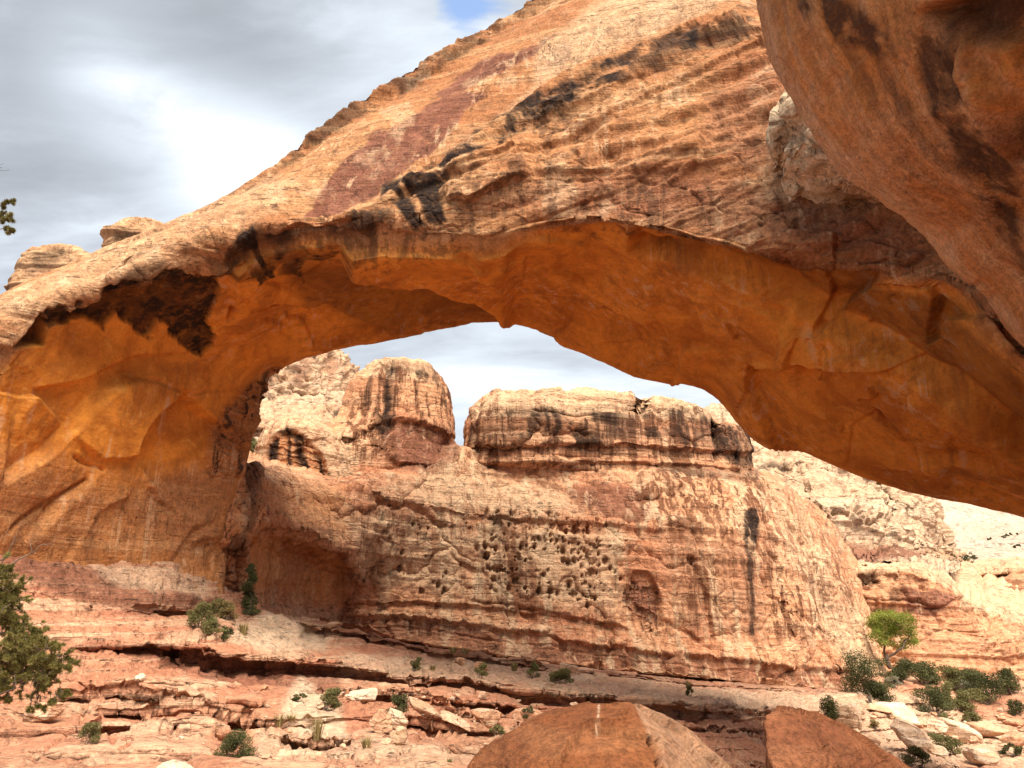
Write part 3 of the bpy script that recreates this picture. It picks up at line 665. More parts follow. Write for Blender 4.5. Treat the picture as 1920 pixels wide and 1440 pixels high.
# ------------------------------------------------------------------ rocks from outlines
def loft(rows, Y, depth, n=3.0, na=160, nr=120, top_r=0.5, skew=0.0):
    """a closed rock body from (py, left px, right px) profile rows; Y is the front face, depth the thickness in metres"""
    a = np.array(rows, float); Yc = Y + depth * 0.5
    pyd = np.linspace(a[0, 0], a[-1, 0], nr)
    pr = pchip(a[:, 0], a[:, 1:], pyd)
    L = Wp(pr[:, 0], pyd, np.full(nr, Yc)); Rr_ = Wp(pr[:, 1], pyd, np.full(nr, Yc))
    cx = (L[:, 0] + Rr_[:, 0]) / 2; rx = np.maximum((Rr_[:, 0] - L[:, 0]) / 2, 0.01); z = L[:, 2]
    ry = depth * 0.5 * (rx / rx.max()) ** top_r
    th = np.linspace(0, 2 * np.pi, na)
    c, s_ = np.cos(th), np.sin(th)
    ex = np.sign(c) * np.abs(c) ** (2 / n); ey = np.sign(s_) * np.abs(s_) ** (2 / n)
    P = np.stack([cx[:, None] + rx[:, None] * ex[None], Yc - ry[:, None] * ey[None], np.repeat(z[:, None], na, 1)], -1)
    P[..., 1] += skew * (P[..., 0] - cx.mean())
    top = P[:1].copy(); top[...] = P[:1].mean(1, keepdims=True) + np.array([0, 0, 0.02])
    P = np.concatenate([top, P], 0)
    g = Grid.__new__(Grid); g.P = P; g.closed_v = False; g.v = np.arange(nr + 1); g.att = {}; g.sign = 1.0
    g.refresh(); g.px, g.py = proj(P); g.sign = 1.0
    out_ = P - np.stack([np.repeat(cx.mean(), 1), np.repeat(Yc, 1), np.repeat(z.mean(), 1)], -1)
    if np.median((g.N * out_).sum(-1)) < 0: g.sign = -1.0; g.N = -g.N
    vd = np.array([0, 0, EYE]) - P; vd /= np.linalg.norm(vd, axis=-1, keepdims=True)
    g.facing = sstep((g.N * vd).sum(-1), -0.25, 0.05)
    return g
def erode(g, seed, broad=0.8, bs=0.08, st=0.5, thick=1.4, cell=0.4, cs=(0.2, 0.2, 0.3), vert=0.3, dip=0.1, seam=True, fine=0.12):
    P = g.P
    sc_ = P[..., 2] + dip * P[..., 0] + 0.8 * fbm(P * 0.08, 3, seed)
    L1, L2 = layer_fn(seed, thick), layer_fn(seed + 1, thick * 0.3)
    d = broad * fbm(P * bs, 4, seed + 2) + st * (L1(sc_) - 0.5) + st * 0.35 * (L2(sc_) - 0.5)
    if cell:
        c, ce = cells(P * np.array(cs) + 0.3 * fbm(P * 0.4, 3, seed + 3)[..., None], seed + 4)
        d = d + cell * (c - 0.5) - cell * 0.5 * np.exp(-(ce / 0.05) ** 2)
    if vert: d = d + vert * fbm(P * np.array([0.55, 0.55, 0.04]), 4, seed + 5, 0.55, True)
    d = d + fine * fbm(P * np.array([0.9, 0.9, 1.6]), 4, seed + 6, 0.6)
    if seam:     # keep a body's ring closed where it begins and ends
        n = P.shape[1]; k = np.linspace(0, 1, n); wgt = np.exp(-(np.minimum(k, 1 - k) / 0.02) ** 2)[None]
        m_ = (d[:, :1] + d[:, -1:]) / 2; d = d * (1 - wgt) + m_ * wgt
    g.push(d); g.refresh()
    return g

# knobs on the back of the bridge
g = loft([(478, 105, 150), (481, 88, 172), (488, 75, 192), (498, 66, 210), (511, 60, 225), (570, 30, 260)], 35.5, 5, 2.6, 120, 60)
erode(g, 101, 0.15, 0.3, 0.3, 0.6, 0.18, (0.5, 0.5, 0.8), 0.0)
g.att['pale'] = np.full(g.px.shape, 0.55); g.att['dark'] = 0.6 * g.poly([[(60, 480), (90, 468), (130, 478), (100, 500), (60, 505)]], 6, 8, 0.6, 3)
g.mesh('rock_knob', M_ARCH, arch)
g = loft([(428, 262, 300), (431, 240, 318), (438, 228, 330), (448, 217, 340), (454, 213, 350), (500, 195, 380)], 36.5, 5, 2.6, 120, 60)
erode(g, 105, 0.15, 0.3, 0.3, 0.6, 0.18, (0.5, 0.5, 0.8), 0.0)
g.att['pale'] = np.full(g.px.shape, 0.55); g.att['dark'] = 0.6 * g.poly([[(213, 440), (250, 432), (280, 442), (240, 455), (213, 458)]], 6, 8, 0.6, 3)
g.mesh('rock_knob', M_ARCH, arch)
# the pale bulge seen between bridge and overhang
g = loft([(150, 1495, 1560), (185, 1478, 1600), (210, 1458, 1640), (240, 1448, 1660), (262, 1460, 1680), (275, 1478, 1700), (300, 1466, 1720), (315, 1478, 1740), (332, 1500, 1760), (345, 1528, 1780), (372, 1590, 1800), (396, 1660, 1820)], 24.8, 5, 2.4, 160, 110, 0.3)
erode(g, 110, 0.3, 0.25, 0.15, 0.8, 0.3, (0.4, 0.4, 0.4), 0.15)
g.push(0.45 * facets(g.P * 0.55 + 0.3 * fbm(g.P * .8, 3, 111)[..., None], 112) + 0.12 * fbm(g.P * 2.0, 4, 113)); g.refresh()
g.att['pale'] = np.clip(1 - sstep(g.px + 0.4 * g.py, 1660, 1760), 0, 1) * 0.95; g.att['dark'] = 0.3 * g.poly([[(1560, 350), (1700, 400), (1700, 440), (1540, 360)]], 10, 10, 0.5, 4)
g.mesh('pale_bulge', M_BULGE, arch)

# ================================================================== the overhang close by, upper right
edge = [(1385, -260), (1400, -120), (1416, 0), (1440, 85), (1482, 175), (1532, 262), (1592, 338), (1662, 388), (1730, 424), (1784, 486), (1850, 548), (1884, 612), (1930, 655), (2050, 760), (2200, 1000), (2350, 1500)]
nE = len(edge)
Ye = np.array([15, 15.5, 16, 16.3, 16.6, 16.8, 17, 17, 17, 17, 17, 17, 17, 16.5, 16, 15])
ex = np.array(edge, float)
def erow(dx, dy, dY): return Wp(ex[:, 0] + dx, ex[:, 1] + dy, Ye + dY)
top_off = np.linspace(1, 0, nE)
ctrl = [erow(520, -60, 9), erow(200, -30, 6), erow(40, -6, 2.2), erow(0, 0, 0.5), erow(14, 2, -0.5), erow(90, 0, -1.9), erow(220, -30, -3.6), erow(380, -70, -5.4), erow(560, -110, -7.2), erow(800, -150, -9), erow(1150, -200, -10.8), erow(1900, -250, -12)]
g = Grid(ctrl, 420, [8, 8, 8, 5, 24, 50, 60, 60, 50, 30, 20])
vv = np.repeat(g.v[:, None], 420, 1)
g.orient(vv > 4.2)
P0 = g.P.copy()
d = 0.35 * fbm(P0 * 0.25, 4, 71) + 0.10 * fbm(P0 * 1.1, 4, 72)
# long scalloped runnels sweeping down along the edge
rn = np.stack([vv * 1.6, np.repeat(np.linspace(0, 3, 420)[None], vv.shape[0], 0), np.zeros_like(vv)], -1)
d = d + 0.22 * fbm(rn, 4, 73, 0.6)
hol = g.poly([[(1720, 30), (1800, 0), (1920, 20), (1960, 200), (1920, 300), (1870, 180), (1790, 75)]], 16, 14, 0.7, 74)
hol2 = g.poly([[(1785, 70), (1880, 100), (1930, 200), (1920, 260), (1850, 160)]], 10, 8, 0.7, 75)
d = d - 0.8 * hol + 0.45 * hol2
d = d + g.step([(1790, 90), (1840, 180), (1885, 260), (1905, 330)], 0.35, 5, 60, 6, seed=76)
d = d + g.crack([(1840, 330), (1878, 380), (1884, 400)], 0.08, 2.5, 3)
d = d + g.crack([(1790, 410), (1850, 470), (1920, 520)], 0.06, 4, 3) + g.crack([(1820, 540), (1850, 520), (1870, 530)], 0.08, 2, 3)
g.push(d); g.refresh()
g.push(0.03 * fbm(g.P * 3.0, 4, 77, 0.6)); g.refresh()
str_ = (1.2, 1.2, 0.35)
fl = np.stack([vv * 5.0 + 0.5 * fbm(g.P * 1.2, 3, 87), np.repeat(np.linspace(0, 7, 420)[None], vv.shape[0], 0) + 0.3 * fbm(g.P * 1.5, 3, 88), np.zeros_like(vv)], -1)
mot = sstep(fbm(fl, 6, 78, 0.72), -0.15, 0.35)
bm_ = sstep(fbm(g.P * np.array([1.3, 1.3, 0.7]), 6, 89, 0.7), -0.42, 0.05)
g.att['dark'] = np.clip(0.95 * hol * (1 - 0.5 * hol2) * sstep(fbm(g.P * 0.7, 4, 79), -0.45, 0.0) + 0.9 * bm_ * g.poly([[(1480, -20), (1560, -20), (1640, 40), (1670, 90), (1680, 115), (1620, 100), (1570, 70), (1520, 30)], [(1720, 60), (1760, 60), (1800, 130), (1850, 220), (1890, 300), (1920, 420), (1920, 520), (1880, 450), (1820, 350), (1760, 240), (1720, 140)]], 14, 24, 0.9, 80) + 0.55 * mot * g.poly([[(1440, 0), (1700, 0), (1920, 300), (1920, 500), (1700, 250), (1560, 150)]], 30, 30, 0.6, 81), 0, 1)  # varnish mottling, and the hollow's shade painted dark
fl2 = np.stack([vv * 9.0 + 0.35 * fbm(g.P * 1.0, 3, 287), np.repeat(np.linspace(0, 5, 420)[None], vv.shape[0], 0), np.zeros_like(vv)], -1)
g.att['red'] = 0.28 * sstep(fbm(fl2, 5, 178, 0.65), 0.0, 0.35)
g.att['under'] = 0.35 * sstep(fbm(g.P * 0.35, 3, 82), -0.1, 0.4) + 0.4 * hol2
g.att['pale'] = 0.18 * sstep(fbm(fl2 + 9.0, 5, 179, 0.65), 0.0, 0.3) + 0.35 * g.poly([[(1416, 0), (1440, 0), (1480, 120), (1560, 250), (1680, 370), (1760, 430), (1920, 600), (1920, 640), (1850, 560), (1720, 430), (1580, 340), (1470, 170)]], 18, 10, 0.5, 83)
o = g.mesh('rock_overhang', M_OVER)
tag(o, 'smooth brown-streaked rock overhang curving down the upper right corner, closer than the arch', 'overhang')

# ================================================================== the canyon wall beyond the bridge
cliff = thing('canyon_wall', 'streaked salmon cliff with a tower and flat cap, seen through the arch', 'cliff', (2, 66, -4))
CST = np.concatenate([np.linspace(40, 330, 5), np.linspace(370, 660, 14), np.linspace(720, 1400, 11), np.linspace(1440, 1700, 9)])
def crow(p):
    a = at_px(CST, p); a[:, 2] *= np.interp(a[:, 0], [330, 400, 450, 480, 520, 560, 640], [0.757, 0.765, 0.785, 0.82, 0.89, 0.94, 1.0]); return Wrow(a)
flank = lambda: 0
rowsC = [
 crow([(40, 850, 70), (330, 830, 78), (640, 860, 80), (900, 850, 84), (1300, 850, 90), (1430, 880, 94), (1700, 1160, 96)]),
 crow([(40, 880, 52), (200, 880, 55), (330, 860, 58), (440, 872, 60), (560, 892, 61.5), (650, 905, 63), (720, 880, 65.5), (850, 838, 68), (890, 850, 70), (1000, 868, 71), (1200, 868, 73), (1350, 872, 75), (1420, 892, 77), (1470, 930, 80), (1520, 1010, 84), (1580, 1100, 87), (1640, 1215, 90), (1700, 1290, 93)]),
 crow([(40, 890, 51), (200, 890, 54), (330, 872, 57), (440, 884, 58.5), (560, 906, 59.5), (650, 922, 60.5), (760, 905, 63), (850, 880, 66), (1000, 885, 69), (1200, 884, 71), (1350, 888, 73), (1420, 910, 75), (1470, 950, 78.5), (1520, 1030, 82.5), (1580, 1115, 86), (1640, 1225, 89.5), (1700, 1292, 92.5)]),
 crow([(40, 930, 49.5), (200, 930, 52.5), (330, 930, 56), (440, 935, 57.5), (560, 955, 57.8), (650, 975, 58.8), (760, 970, 62), (900, 960, 65), (1100, 950, 67.5), (1300, 950, 69.5), (1420, 965, 72), (1480, 1000, 76), (1540, 1070, 81), (1590, 1150, 84.5), (1640, 1240, 88), (1700, 1294, 92)]),
 crow([(40, 985, 49.5), (200, 985, 52.5), (330, 985, 56), (440, 990, 57), (560, 1005, 57.2), (640, 1030, 58.8), (700, 1040, 61), (800, 1020, 63), (1000, 1020, 65), (1200, 1020, 66.5), (1350, 1030, 68), (1440, 1060, 70.5), (1510, 1100, 75), (1560, 1150, 79), (1620, 1230, 84), (1700, 1296, 90)]),
 crow([(40, 1012, 51.5), (130, 1015, 53.5), (220, 1020, 55.5), (330, 1030, 58), (440, 1035, 59.5), (500, 1040, 61), (560, 1050, 61.8), (620, 1075, 61.5), (680, 1090, 62), (800, 1090, 63), (1000, 1090, 64.5), (1200, 1100, 66), (1350, 1110, 67.4), (1450, 1130, 69.8), (1520, 1160, 73.5), (1570, 1200, 77), (1610, 1250, 81), (1700, 1298, 88)]),
 crow([(40, 1016, 52), (130, 1025, 54), (220, 1055, 55.5), (330, 1090, 58.5), (440, 1110, 61), (520, 1118, 62.3), (600, 1128, 62), (660, 1140, 62), (800, 1150, 62.8), (1000, 1165, 64), (1200, 1185, 65.5), (1350, 1200, 67), (1460, 1215, 69), (1540, 1230, 72), (1590, 1260, 75.5), (1610, 1272, 79), (1700, 1299, 87)]),
 crow([(40, 1020, 51.5), (130, 1030, 53.5), (220, 1065, 55.5), (330, 1105, 58), (440, 1140, 61), (560, 1150, 61.5), (660, 1168, 61.5), (800, 1186, 62.2), (1000, 1212, 63.2), (1200, 1240, 64.6), (1350, 1255, 66), (1480, 1272, 68), (1560, 1280, 70.5), (1600, 1287, 74), (1700, 1300, 86)]),
 crow([(40, 1025, 51), (130, 1035, 53), (220, 1070, 55), (330, 1110, 57.5), (440, 1150, 61), (560, 1160, 61.3), (650, 1182, 61.2), (800, 1206, 61.7), (1000, 1236, 62.6), (1200, 1262, 64.2), (1350, 1274, 65.5), (1480, 1288, 67.5), (1560, 1293, 70), (1600, 1296, 73), (1700, 1302, 86)]),
 crow([(40, 1028, 52), (130, 1040, 54), (220, 1075, 56), (330, 1115, 58), (440, 1153, 62), (560, 1164, 62.6), (650, 1188, 63), (800, 1213, 63.8), (1000, 1243, 64.8), (1200, 1269, 66), (1350, 1281, 67.3), (1480, 1295, 69), (1560, 1300, 71), (1600, 1300, 74), (1700, 1306, 86)]),
 crow([(40, 1060, 52), (330, 1140, 58), (440, 1175, 62), (650, 1215, 63), (1000, 1270, 65), (1350, 1310, 67), (1560, 1325, 71), (1700, 1330, 86)]),
]
g = Grid(rowsC, 1000, [6, 8, 34, 40, 40, 40, 30, 24, 8, 6])
vv = np.repeat(g.v[:, None], 1000, 1)
g.orient(vv > 2)
P0 = g.P.copy()
erode(g, 201, 0.8, 0.1, 0.18, 1.3, 0.40, (0.2, 0.2, 0.14), 0.32, 0.12, seam=False, fine=0.14)
ST = g.step; d = 0
# lip that ends the shaded alcove at the left foot
d = d + ST([(470, 985), (560, 1000), (640, 1035), (665, 1075), (690, 1120)], 0.7, 6, 60, 8, seed=1)
d = d + ST([(640, 1150), (800, 1165), (1000, 1190), (1200, 1220), (1350, 1238), (1600, 1262)], 0.55, 3, 20, 5, seed=2)
d = d + ST([(640, 1128), (860, 1135), (1000, 1150), (1130, 1165), (1180, 1180)], 0.35, 3, 40, 6, seed=3)
d = d + ST([(650, 930), (900, 975), (1100, 985), (1300, 1000)], 0.45, 3, 50, 8, seed=4)
# arched niche and slanting fluted hollows
nich = g.poly([[(1165, 1170), (1172, 1110), (1188, 1075), (1215, 1072), (1235, 1110), (1245, 1175), (1215, 1185)]], 4, 5, 0.4, 5)
d = d - 0.4 * nich
flu = g.poly([[(1288, 1045), (1300, 1045), (1330, 1120), (1342, 1200), (1330, 1180), (1312, 1120)], [(1440, 1040), (1456, 1045), (1480, 1120), (1492, 1195), (1478, 1190), (1462, 1120)], [(1395, 960), (1418, 950), (1425, 1010), (1412, 1100), (1420, 1190), (1408, 1190), (1398, 1060)]], 3, 4, 0.4, 6)
d = d - 0.35 * flu * (1 - sstep(g.px, 1380, 1392) * (1 - sstep(g.px, 1428, 1436)))
rg = np.random.RandomState(5)
# tafoni: pits weathered into the honeycombed panel
pit = np.zeros(g.px.shape)
for k in range(330):
    if k < 240: cx_ = rg.uniform(905, 1125); cy_ = [972, 990, 1012, 1030, 1050, 1072, 1092, 1108][rg.randint(8)] + rg.normal() * 3.5 + 0.06 * (cx_ - 1000)
    elif k < 275: cx_, cy_ = rg.uniform(690, 900), rg.uniform(960, 1120)
    else: cx_, cy_ = rg.uniform(1060, 1190), rg.uniform(985, 1150)
    if abs(cx_ - 1000) + abs(cy_ - 1040) * 1.6 > 330: continue
    q_ = 1.3 * rg.rand() ** 5; rx_, ry_ = 1.1 + 2.8 * q_, 1.6 + 4.6 * q_ + rg.uniform(-.3, .6)
    i0 = (np.abs(g.px - cx_) < 24) & (np.abs(g.py - cy_) < 30)
    if not i0.any(): continue
    r2 = ((g.px[i0] - cx_) / rx_) ** 2 + ((g.py[i0] - cy_) / ry_) ** 2
    pit[i0] = np.maximum(pit[i0], np.exp(-r2 ** 1.6))
d = d - 0.5 * pit * sstep(vv, 1.5, 2.2)
d = d + g.crack([(1150, 1000), (1155, 1100), (1150, 1170)], 0.15, 2, 5, seed=8) + g.crack([(765, 1060), (768, 1120), (770, 1195)], 0.2, 2, 3, seed=9) + g.crack([(1230, 985), (1310, 1000), (1420, 1030)], 0.2, 2.5, 6, seed=10)
for k, ln in enumerate([[(640, 940), (760, 950), (830, 985)], [(880, 1130), (960, 1135), (1080, 1160)], [(1250, 1170), (1300, 1190), (1340, 1230)], [(1480, 1180), (1500, 1220), (1530, 1260)], [(1460, 1130), (1530, 1180), (1590, 1240)]]):
    d = d + g.crack(ln, 0.22, 2.4, 9, seed=90 + k)
# corner pillar with the dark seam, left end
d = d + 0.9 * g.poly([[(408, 880), (470, 885), (475, 960), (455, 1010), (452, 1100), (412, 1100), (405, 1010), (418, 950)]], 8, 5, 0.4, 11) - 0.8 * g.poly([[(425, 1020), (440, 1000), (438, 1100), (424, 1100)]], 4, 4, .4, 12)
g.push(d); g.refresh()
A = g.att
A['dark'] = np.clip(0.75 * g.poly([[(436, 886), (466, 886), (458, 960), (442, 1010), (432, 1060), (428, 1105), (418, 1100), (424, 1010), (438, 950)]], 8, 10, 0.5, 13) + 0.9 * flu * sstep(g.px, 1385, 1392) * (1 - sstep(g.px, 1428, 1434)) * sstep(fbm(P0 * np.array([1.6, 1.6, .16]), 4, 115, .65), -.3, .15) + 0.8 * g.poly([[(1388, 960), (1420, 955), (1416, 1040), (1394, 1040)]], 5, 8, 0.6, 14) * sstep(fbm(P0 * np.array([1., 1., .5]), 3, 15), -.2, .2) + 0.5 * g.poly([[(1180, 870), (1420, 880), (1420, 905), (1200, 884), (900, 878), (900, 870)]], 4, 6, 0.6, 16) + 0.45 * g.poly([[(910, 968), (965, 972), (960, 1000), (920, 998)]], 8, 10, .6, 17), 0, 1)
A['red'] = np.clip(g.poly([[(1060, 920), (1130, 900), (1200, 930), (1230, 970), (1200, 985), (1120, 965)], [(1170, 1120), (1190, 1080), (1225, 1090), (1240, 1170), (1200, 1150)], [(690, 820), (860, 830), (860, 870), (800, 890), (720, 870)]], 6, 16, 0.4, 18) * 0.8 + 0.7 * g.poly([[(640, 1155), (800, 1170), (1200, 1222), (1600, 1264), (1600, 1296), (1200, 1262), (800, 1206), (640, 1184)]], 6, 8, 0.5, 19) + 0.35 * g.poly([[(1240, 980), (1440, 1040), (1440, 1200), (1300, 1180), (1250, 1080)]], 20, 20, 0.3, 20), 0, 1)
A['pale'] = np.clip(g.poly([[(850, 850), (900, 880), (1050, 920), (1090, 960), (960, 980), (820, 960), (700, 930), (760, 910)], [(1430, 910), (1500, 980), (1560, 1100), (1640, 1250), (1590, 1260), (1540, 1160), (1470, 1040)], [(640, 970), (760, 960), (900, 1000), (880, 1120), (700, 1100)], [(900, 1000), (1160, 1000), (1160, 1150), (900, 1120)], [(1560, 1130), (1600, 1130), (1650, 1260), (1600, 1280)]], 25, 30, 0.35, 21) * 0.75, 0, 1)  # pale washes; the sunlit right flank is painted lighter as well
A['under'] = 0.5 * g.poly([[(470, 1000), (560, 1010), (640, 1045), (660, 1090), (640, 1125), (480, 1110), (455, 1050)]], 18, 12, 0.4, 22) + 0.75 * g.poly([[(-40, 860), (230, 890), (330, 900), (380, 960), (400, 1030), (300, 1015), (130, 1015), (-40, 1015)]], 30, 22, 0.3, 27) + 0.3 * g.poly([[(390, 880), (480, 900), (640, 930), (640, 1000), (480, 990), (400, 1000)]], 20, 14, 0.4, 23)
A['pale'] = np.clip(A['pale'] + 0.75 * sstep(fbm(P0 * np.array([0.8, 0.8, 0.05]), 5, 128, 0.6), 0.08, 0.3) * sstep(g.px, 650, 750), 0, 1)
A['pale'] = np.maximum(A['pale'], 0.5 * g.poly([[(80, 1015), (300, 1035), (410, 1060), (405, 1110), (300, 1100), (200, 1060)]], 8, 8, .4, 28))
A['streak'] = np.clip(g.poly([[(1200, 890), (1420, 890), (1440, 1010), (1300, 1020), (1200, 960)], [(1260, 1040), (1500, 1040), (1560, 1200), (1300, 1200)]], 20, 18, 0.3, 24) * 0.8 + 0.6 * sstep(g.px, 660, 800) * (1 - sstep(g.py, 1120, 1180)) * sstep(fbm(P0 * np.array([.25, .25, .03]), 3, 131), -.1, .25), 0, 1)
A['dark'] = np.clip(A['dark'] + 0.25 * pit, 0, 1)  # shade inside the pits put into the colour
G_CLIFF = g
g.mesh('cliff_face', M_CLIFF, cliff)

g = loft([(690, 748, 782), (694, 726, 802), (702, 706, 818), (716, 690, 832), (736, 674, 842), (762, 662, 848), (796, 654, 850), (816, 634, 851), (836, 602, 856), (862, 566, 866), (892, 546, 878), (940, 536, 890)], 63.6, 15, 3.4, 300, 170, 0.45, 0.28)
erode(g, 210, 0.7, 0.12, 0.10, 2.2, 0.25, (0.2, 0.2, 0.2), 0.45, 0.05)
dd = g.step([(600, 900), (640, 830), (720, 790), (790, 795), (830, 815), (858, 822)], 0.6, 3, 40, 5, seed=3) + g.step([(690, 820), (740, 870), (820, 875), (850, 858)], 0.5, 3, 30, 5, seed=4) + g.crack([(735, 800), (715, 830), (712, 880)], .25, 2.4, 6, seed=5)
g.push(dd); g.refresh()
g.att['streak'] = np.clip(g.poly([[(665, 720), (720, 685), (820, 692), (850, 740), (855, 800), (700, 860), (640, 880), (640, 790)]], 10, 8, 0.3, 1) * 1.0, 0, 1)
g.att['red'] = g.poly([[(720, 800), (780, 795), (850, 818), (860, 840), (855, 870), (800, 882), (740, 870), (715, 840)]], 5, 8, 0.4, 2) * 0.95
g.att['dark'] = np.clip(0.6 * g.poly([[(724, 690), (742, 690), (738, 780), (722, 830), (716, 800)]], 4, 7, 0.5, 3) + 0.7 * sstep(fbm(g.P * np.array([1.3, 1.3, .08]), 4, 66), .05, .3) * g.poly([[(680, 700), (760, 682), (845, 720), (850, 800), (760, 780), (690, 830)]], 8, 8, .4, 67) + 0.35 * g.poly([[(700, 690), (760, 676), (820, 692), (840, 715), (800, 705), (740, 695)]], 4, 6, 0.5, 5), 0, 1)
g.att['pale'] = np.clip(0.7 * (1 - sstep(g.py + 0.12 * np.abs(g.px - 760), 700, 716)) + 0.65 * g.poly([[(540, 890), (600, 830), (650, 800), (680, 860), (640, 910)]], 12, 8, .4, 4), 0, 1)
g.mesh('rock_tower', M_CLIFF, cliff)

g = loft([(766, 1050, 1105), (770, 1020, 1140), (777, 985, 1200), (784, 950, 1262), (791, 925, 1300), (800, 906, 1332), (812, 896, 1372), (826, 888, 1394), (842, 886, 1403), (864, 890, 1406), (888, 894, 1408), (940, 890, 1410)], 70.5, 20, 4.2, 460, 130, 0.35, 0.34)
erode(g, 220, 0.8, 0.12, 0.35, 1.1, 0.5, (0.16, 0.16, 0.25), 0.5, 0.03)
dd = g.step([(876, 835), (960, 838), (1100, 832), (1250, 842), (1410, 850)], 0.6, 3, 30, 6, seed=3) + g.step([(880, 872), (1000, 868), (1200, 868), (1415, 885)], 0.5, 3, 12, 5, seed=4)
dd = dd - 0.9 * g.poly([[(1190, 745), (1215, 745), (1218, 770), (1195, 775)]], 8, 6, 0.4, 5) - 0.9 * g.poly([[(1336, 775), (1352, 790), (1350, 870), (1338, 868)]], 5, 5, .4, 6)
g.push(dd); g.refresh()
rust = sstep(fbm(g.P * np.array([0.5, 0.5, 0.3]), 5, 7, 0.7), -0.42, -0.02)
rp = g.poly([[(880, 800), (930, 778), (1000, 768), (1100, 765), (1200, 775), (1300, 775), (1360, 790), (1410, 810), (1415, 870), (1380, 880), (1340, 850), (1200, 815), (1100, 850), (1000, 810), (960, 845), (880, 845)]], 7, 12, 0.5, 8)
g.att['streak'] = np.clip(rp * 0.5 + 0.9 * g.poly([[(880, 770), (1410, 770), (1415, 880), (880, 880)]], 10, 8, 0.3, 9), 0, 1)
g.att['dark'] = np.clip(0.95 * rp * rust * (0.45 + 0.55 * sstep(fbm(g.P * np.array([0.9, 0.9, 0.08]), 4, 10), -0.15, 0.2)), 0, 1)
g.att['pale'] = np.clip(0.8 * (1 - sstep(g.py - 0.03 * np.abs(g.px - 1080), 776, 788)), 0, 1)
g.mesh('cap_rock', M_CLIFF, cliff)

g = loft([(796, 540, 572), (800, 524, 598), (808, 512, 622), (822, 503, 640), (845, 494, 655), (875, 486, 668), (900, 480, 680), (950, 470, 690)], 60.2, 9, 3.0, 240, 110, 0.4)
erode(g, 230, 0.4, 0.15, 0.2, 1.2, 0.2, (0.3, 0.3, 0.3), 0.12)
fac = g.poly([[(497, 860), (510, 822), (530, 810), (560, 812), (590, 835), (610, 862), (622, 900), (560, 890), (500, 880)]], 3, 4, 0.5, 1)
g.push(-0.45 * fac); g.refresh()
g.att['pale'] = 0.75 * (1 - fac); g.att['under'] = 0.3 * fac
g.att['dark'] = np.clip(g.poly([[(500, 845), (512, 820), (520, 820), (516, 880), (498, 875)], [(534, 815), (540, 815), (548, 888), (535, 886)], [(548, 820), (560, 825), (585, 888), (562, 886)], [(590, 845), (602, 858), (618, 900), (606, 900)], [(520, 812), (540, 806), (580, 825), (560, 826)]], 2.5, 5, 0.6, 2), 0, 1)
g.mesh('rock_dome', M_CLIFF, cliff)

# ================================================================== farther cliffs
g = loft([(640, 582, 598), (648, 570, 606), (660, 553, 618), (676, 540, 632), (700, 522, 650), (715, 505, 658), (735, 470, 668), (770, 430, 690), (830, 400, 720), (900, 380, 740)], 150, 40, 2.6, 260, 150, 0.5)
erode(g, 301, 2.2, 0.04, 1.0, 4.0, 2.2, (0.06, 0.06, 0.035), 2.2, 0.05, fine=0.5)
g.att['red'] = g.poly([[(560, 665), (585, 655), (580, 700), (570, 735), (555, 730)], [(470, 700), (520, 690), (510, 740), (470, 750)], [(600, 680), (625, 690), (610, 730)]], 5, 10, .1, 3) * 0.55
o = g.mesh('rock_peak', M_PALE); tag(o, 'pale jagged peak of rounded knobs rising behind the left end of the wall', 'peak')
CS2 = np.linspace(330, 760, 24)
def srow(p, st): return Wrow(at_px(st, p))
g = Grid([srow([(330, 770, 140), (760, 780, 140)], CS2), srow([(330, 765, 118), (470, 757, 118), (560, 742, 118), (620, 737, 118), (660, 748, 120), (760, 770, 126)], CS2), srow([(330, 790, 114), (560, 765, 114), (650, 765, 115), (760, 790, 122)], CS2),
          srow([(330, 812, 112), (560, 800, 112), (760, 820, 118)], CS2), srow([(330, 814, 114), (560, 803, 114), (760, 823, 118)], CS2), srow([(330, 835, 112), (560, 830, 112), (760, 850, 116)], CS2), srow([(330, 842, 96), (560, 840, 96), (760, 860, 104)], CS2), srow([(330, 900, 84), (760, 920, 84)], CS2)], 260, [4, 16, 24, 4, 16, 8, 12])
g.orient(np.repeat(g.v[:, None], 260, 1) > 1)
erode(g, 311, 1.2, 0.06, 1.0, 2.5, 1.0, (0.12, 0.12, 0.2), 0.5, 0.05, seam=False, fine=0.3)
g.att['red'] = 0.6 * g.poly([[(330, 808), (640, 800), (640, 830), (330, 836)]], 4, 8, .2, 3); g.att['dark'] = 0.8 * g.poly([[(622, 760), (645, 752), (660, 770), (650, 790), (625, 790)], [(455, 806), (540, 802), (500, 812), (455, 814)]], 4, 6, .3, 4)
g.att['pale'] = 0.9 * sstep(g.py, 832, 838)
o = g.mesh('bench_cliff', M_PALE); tag(o, 'low banded cliff below the jagged peak, left of the tower', 'cliff')

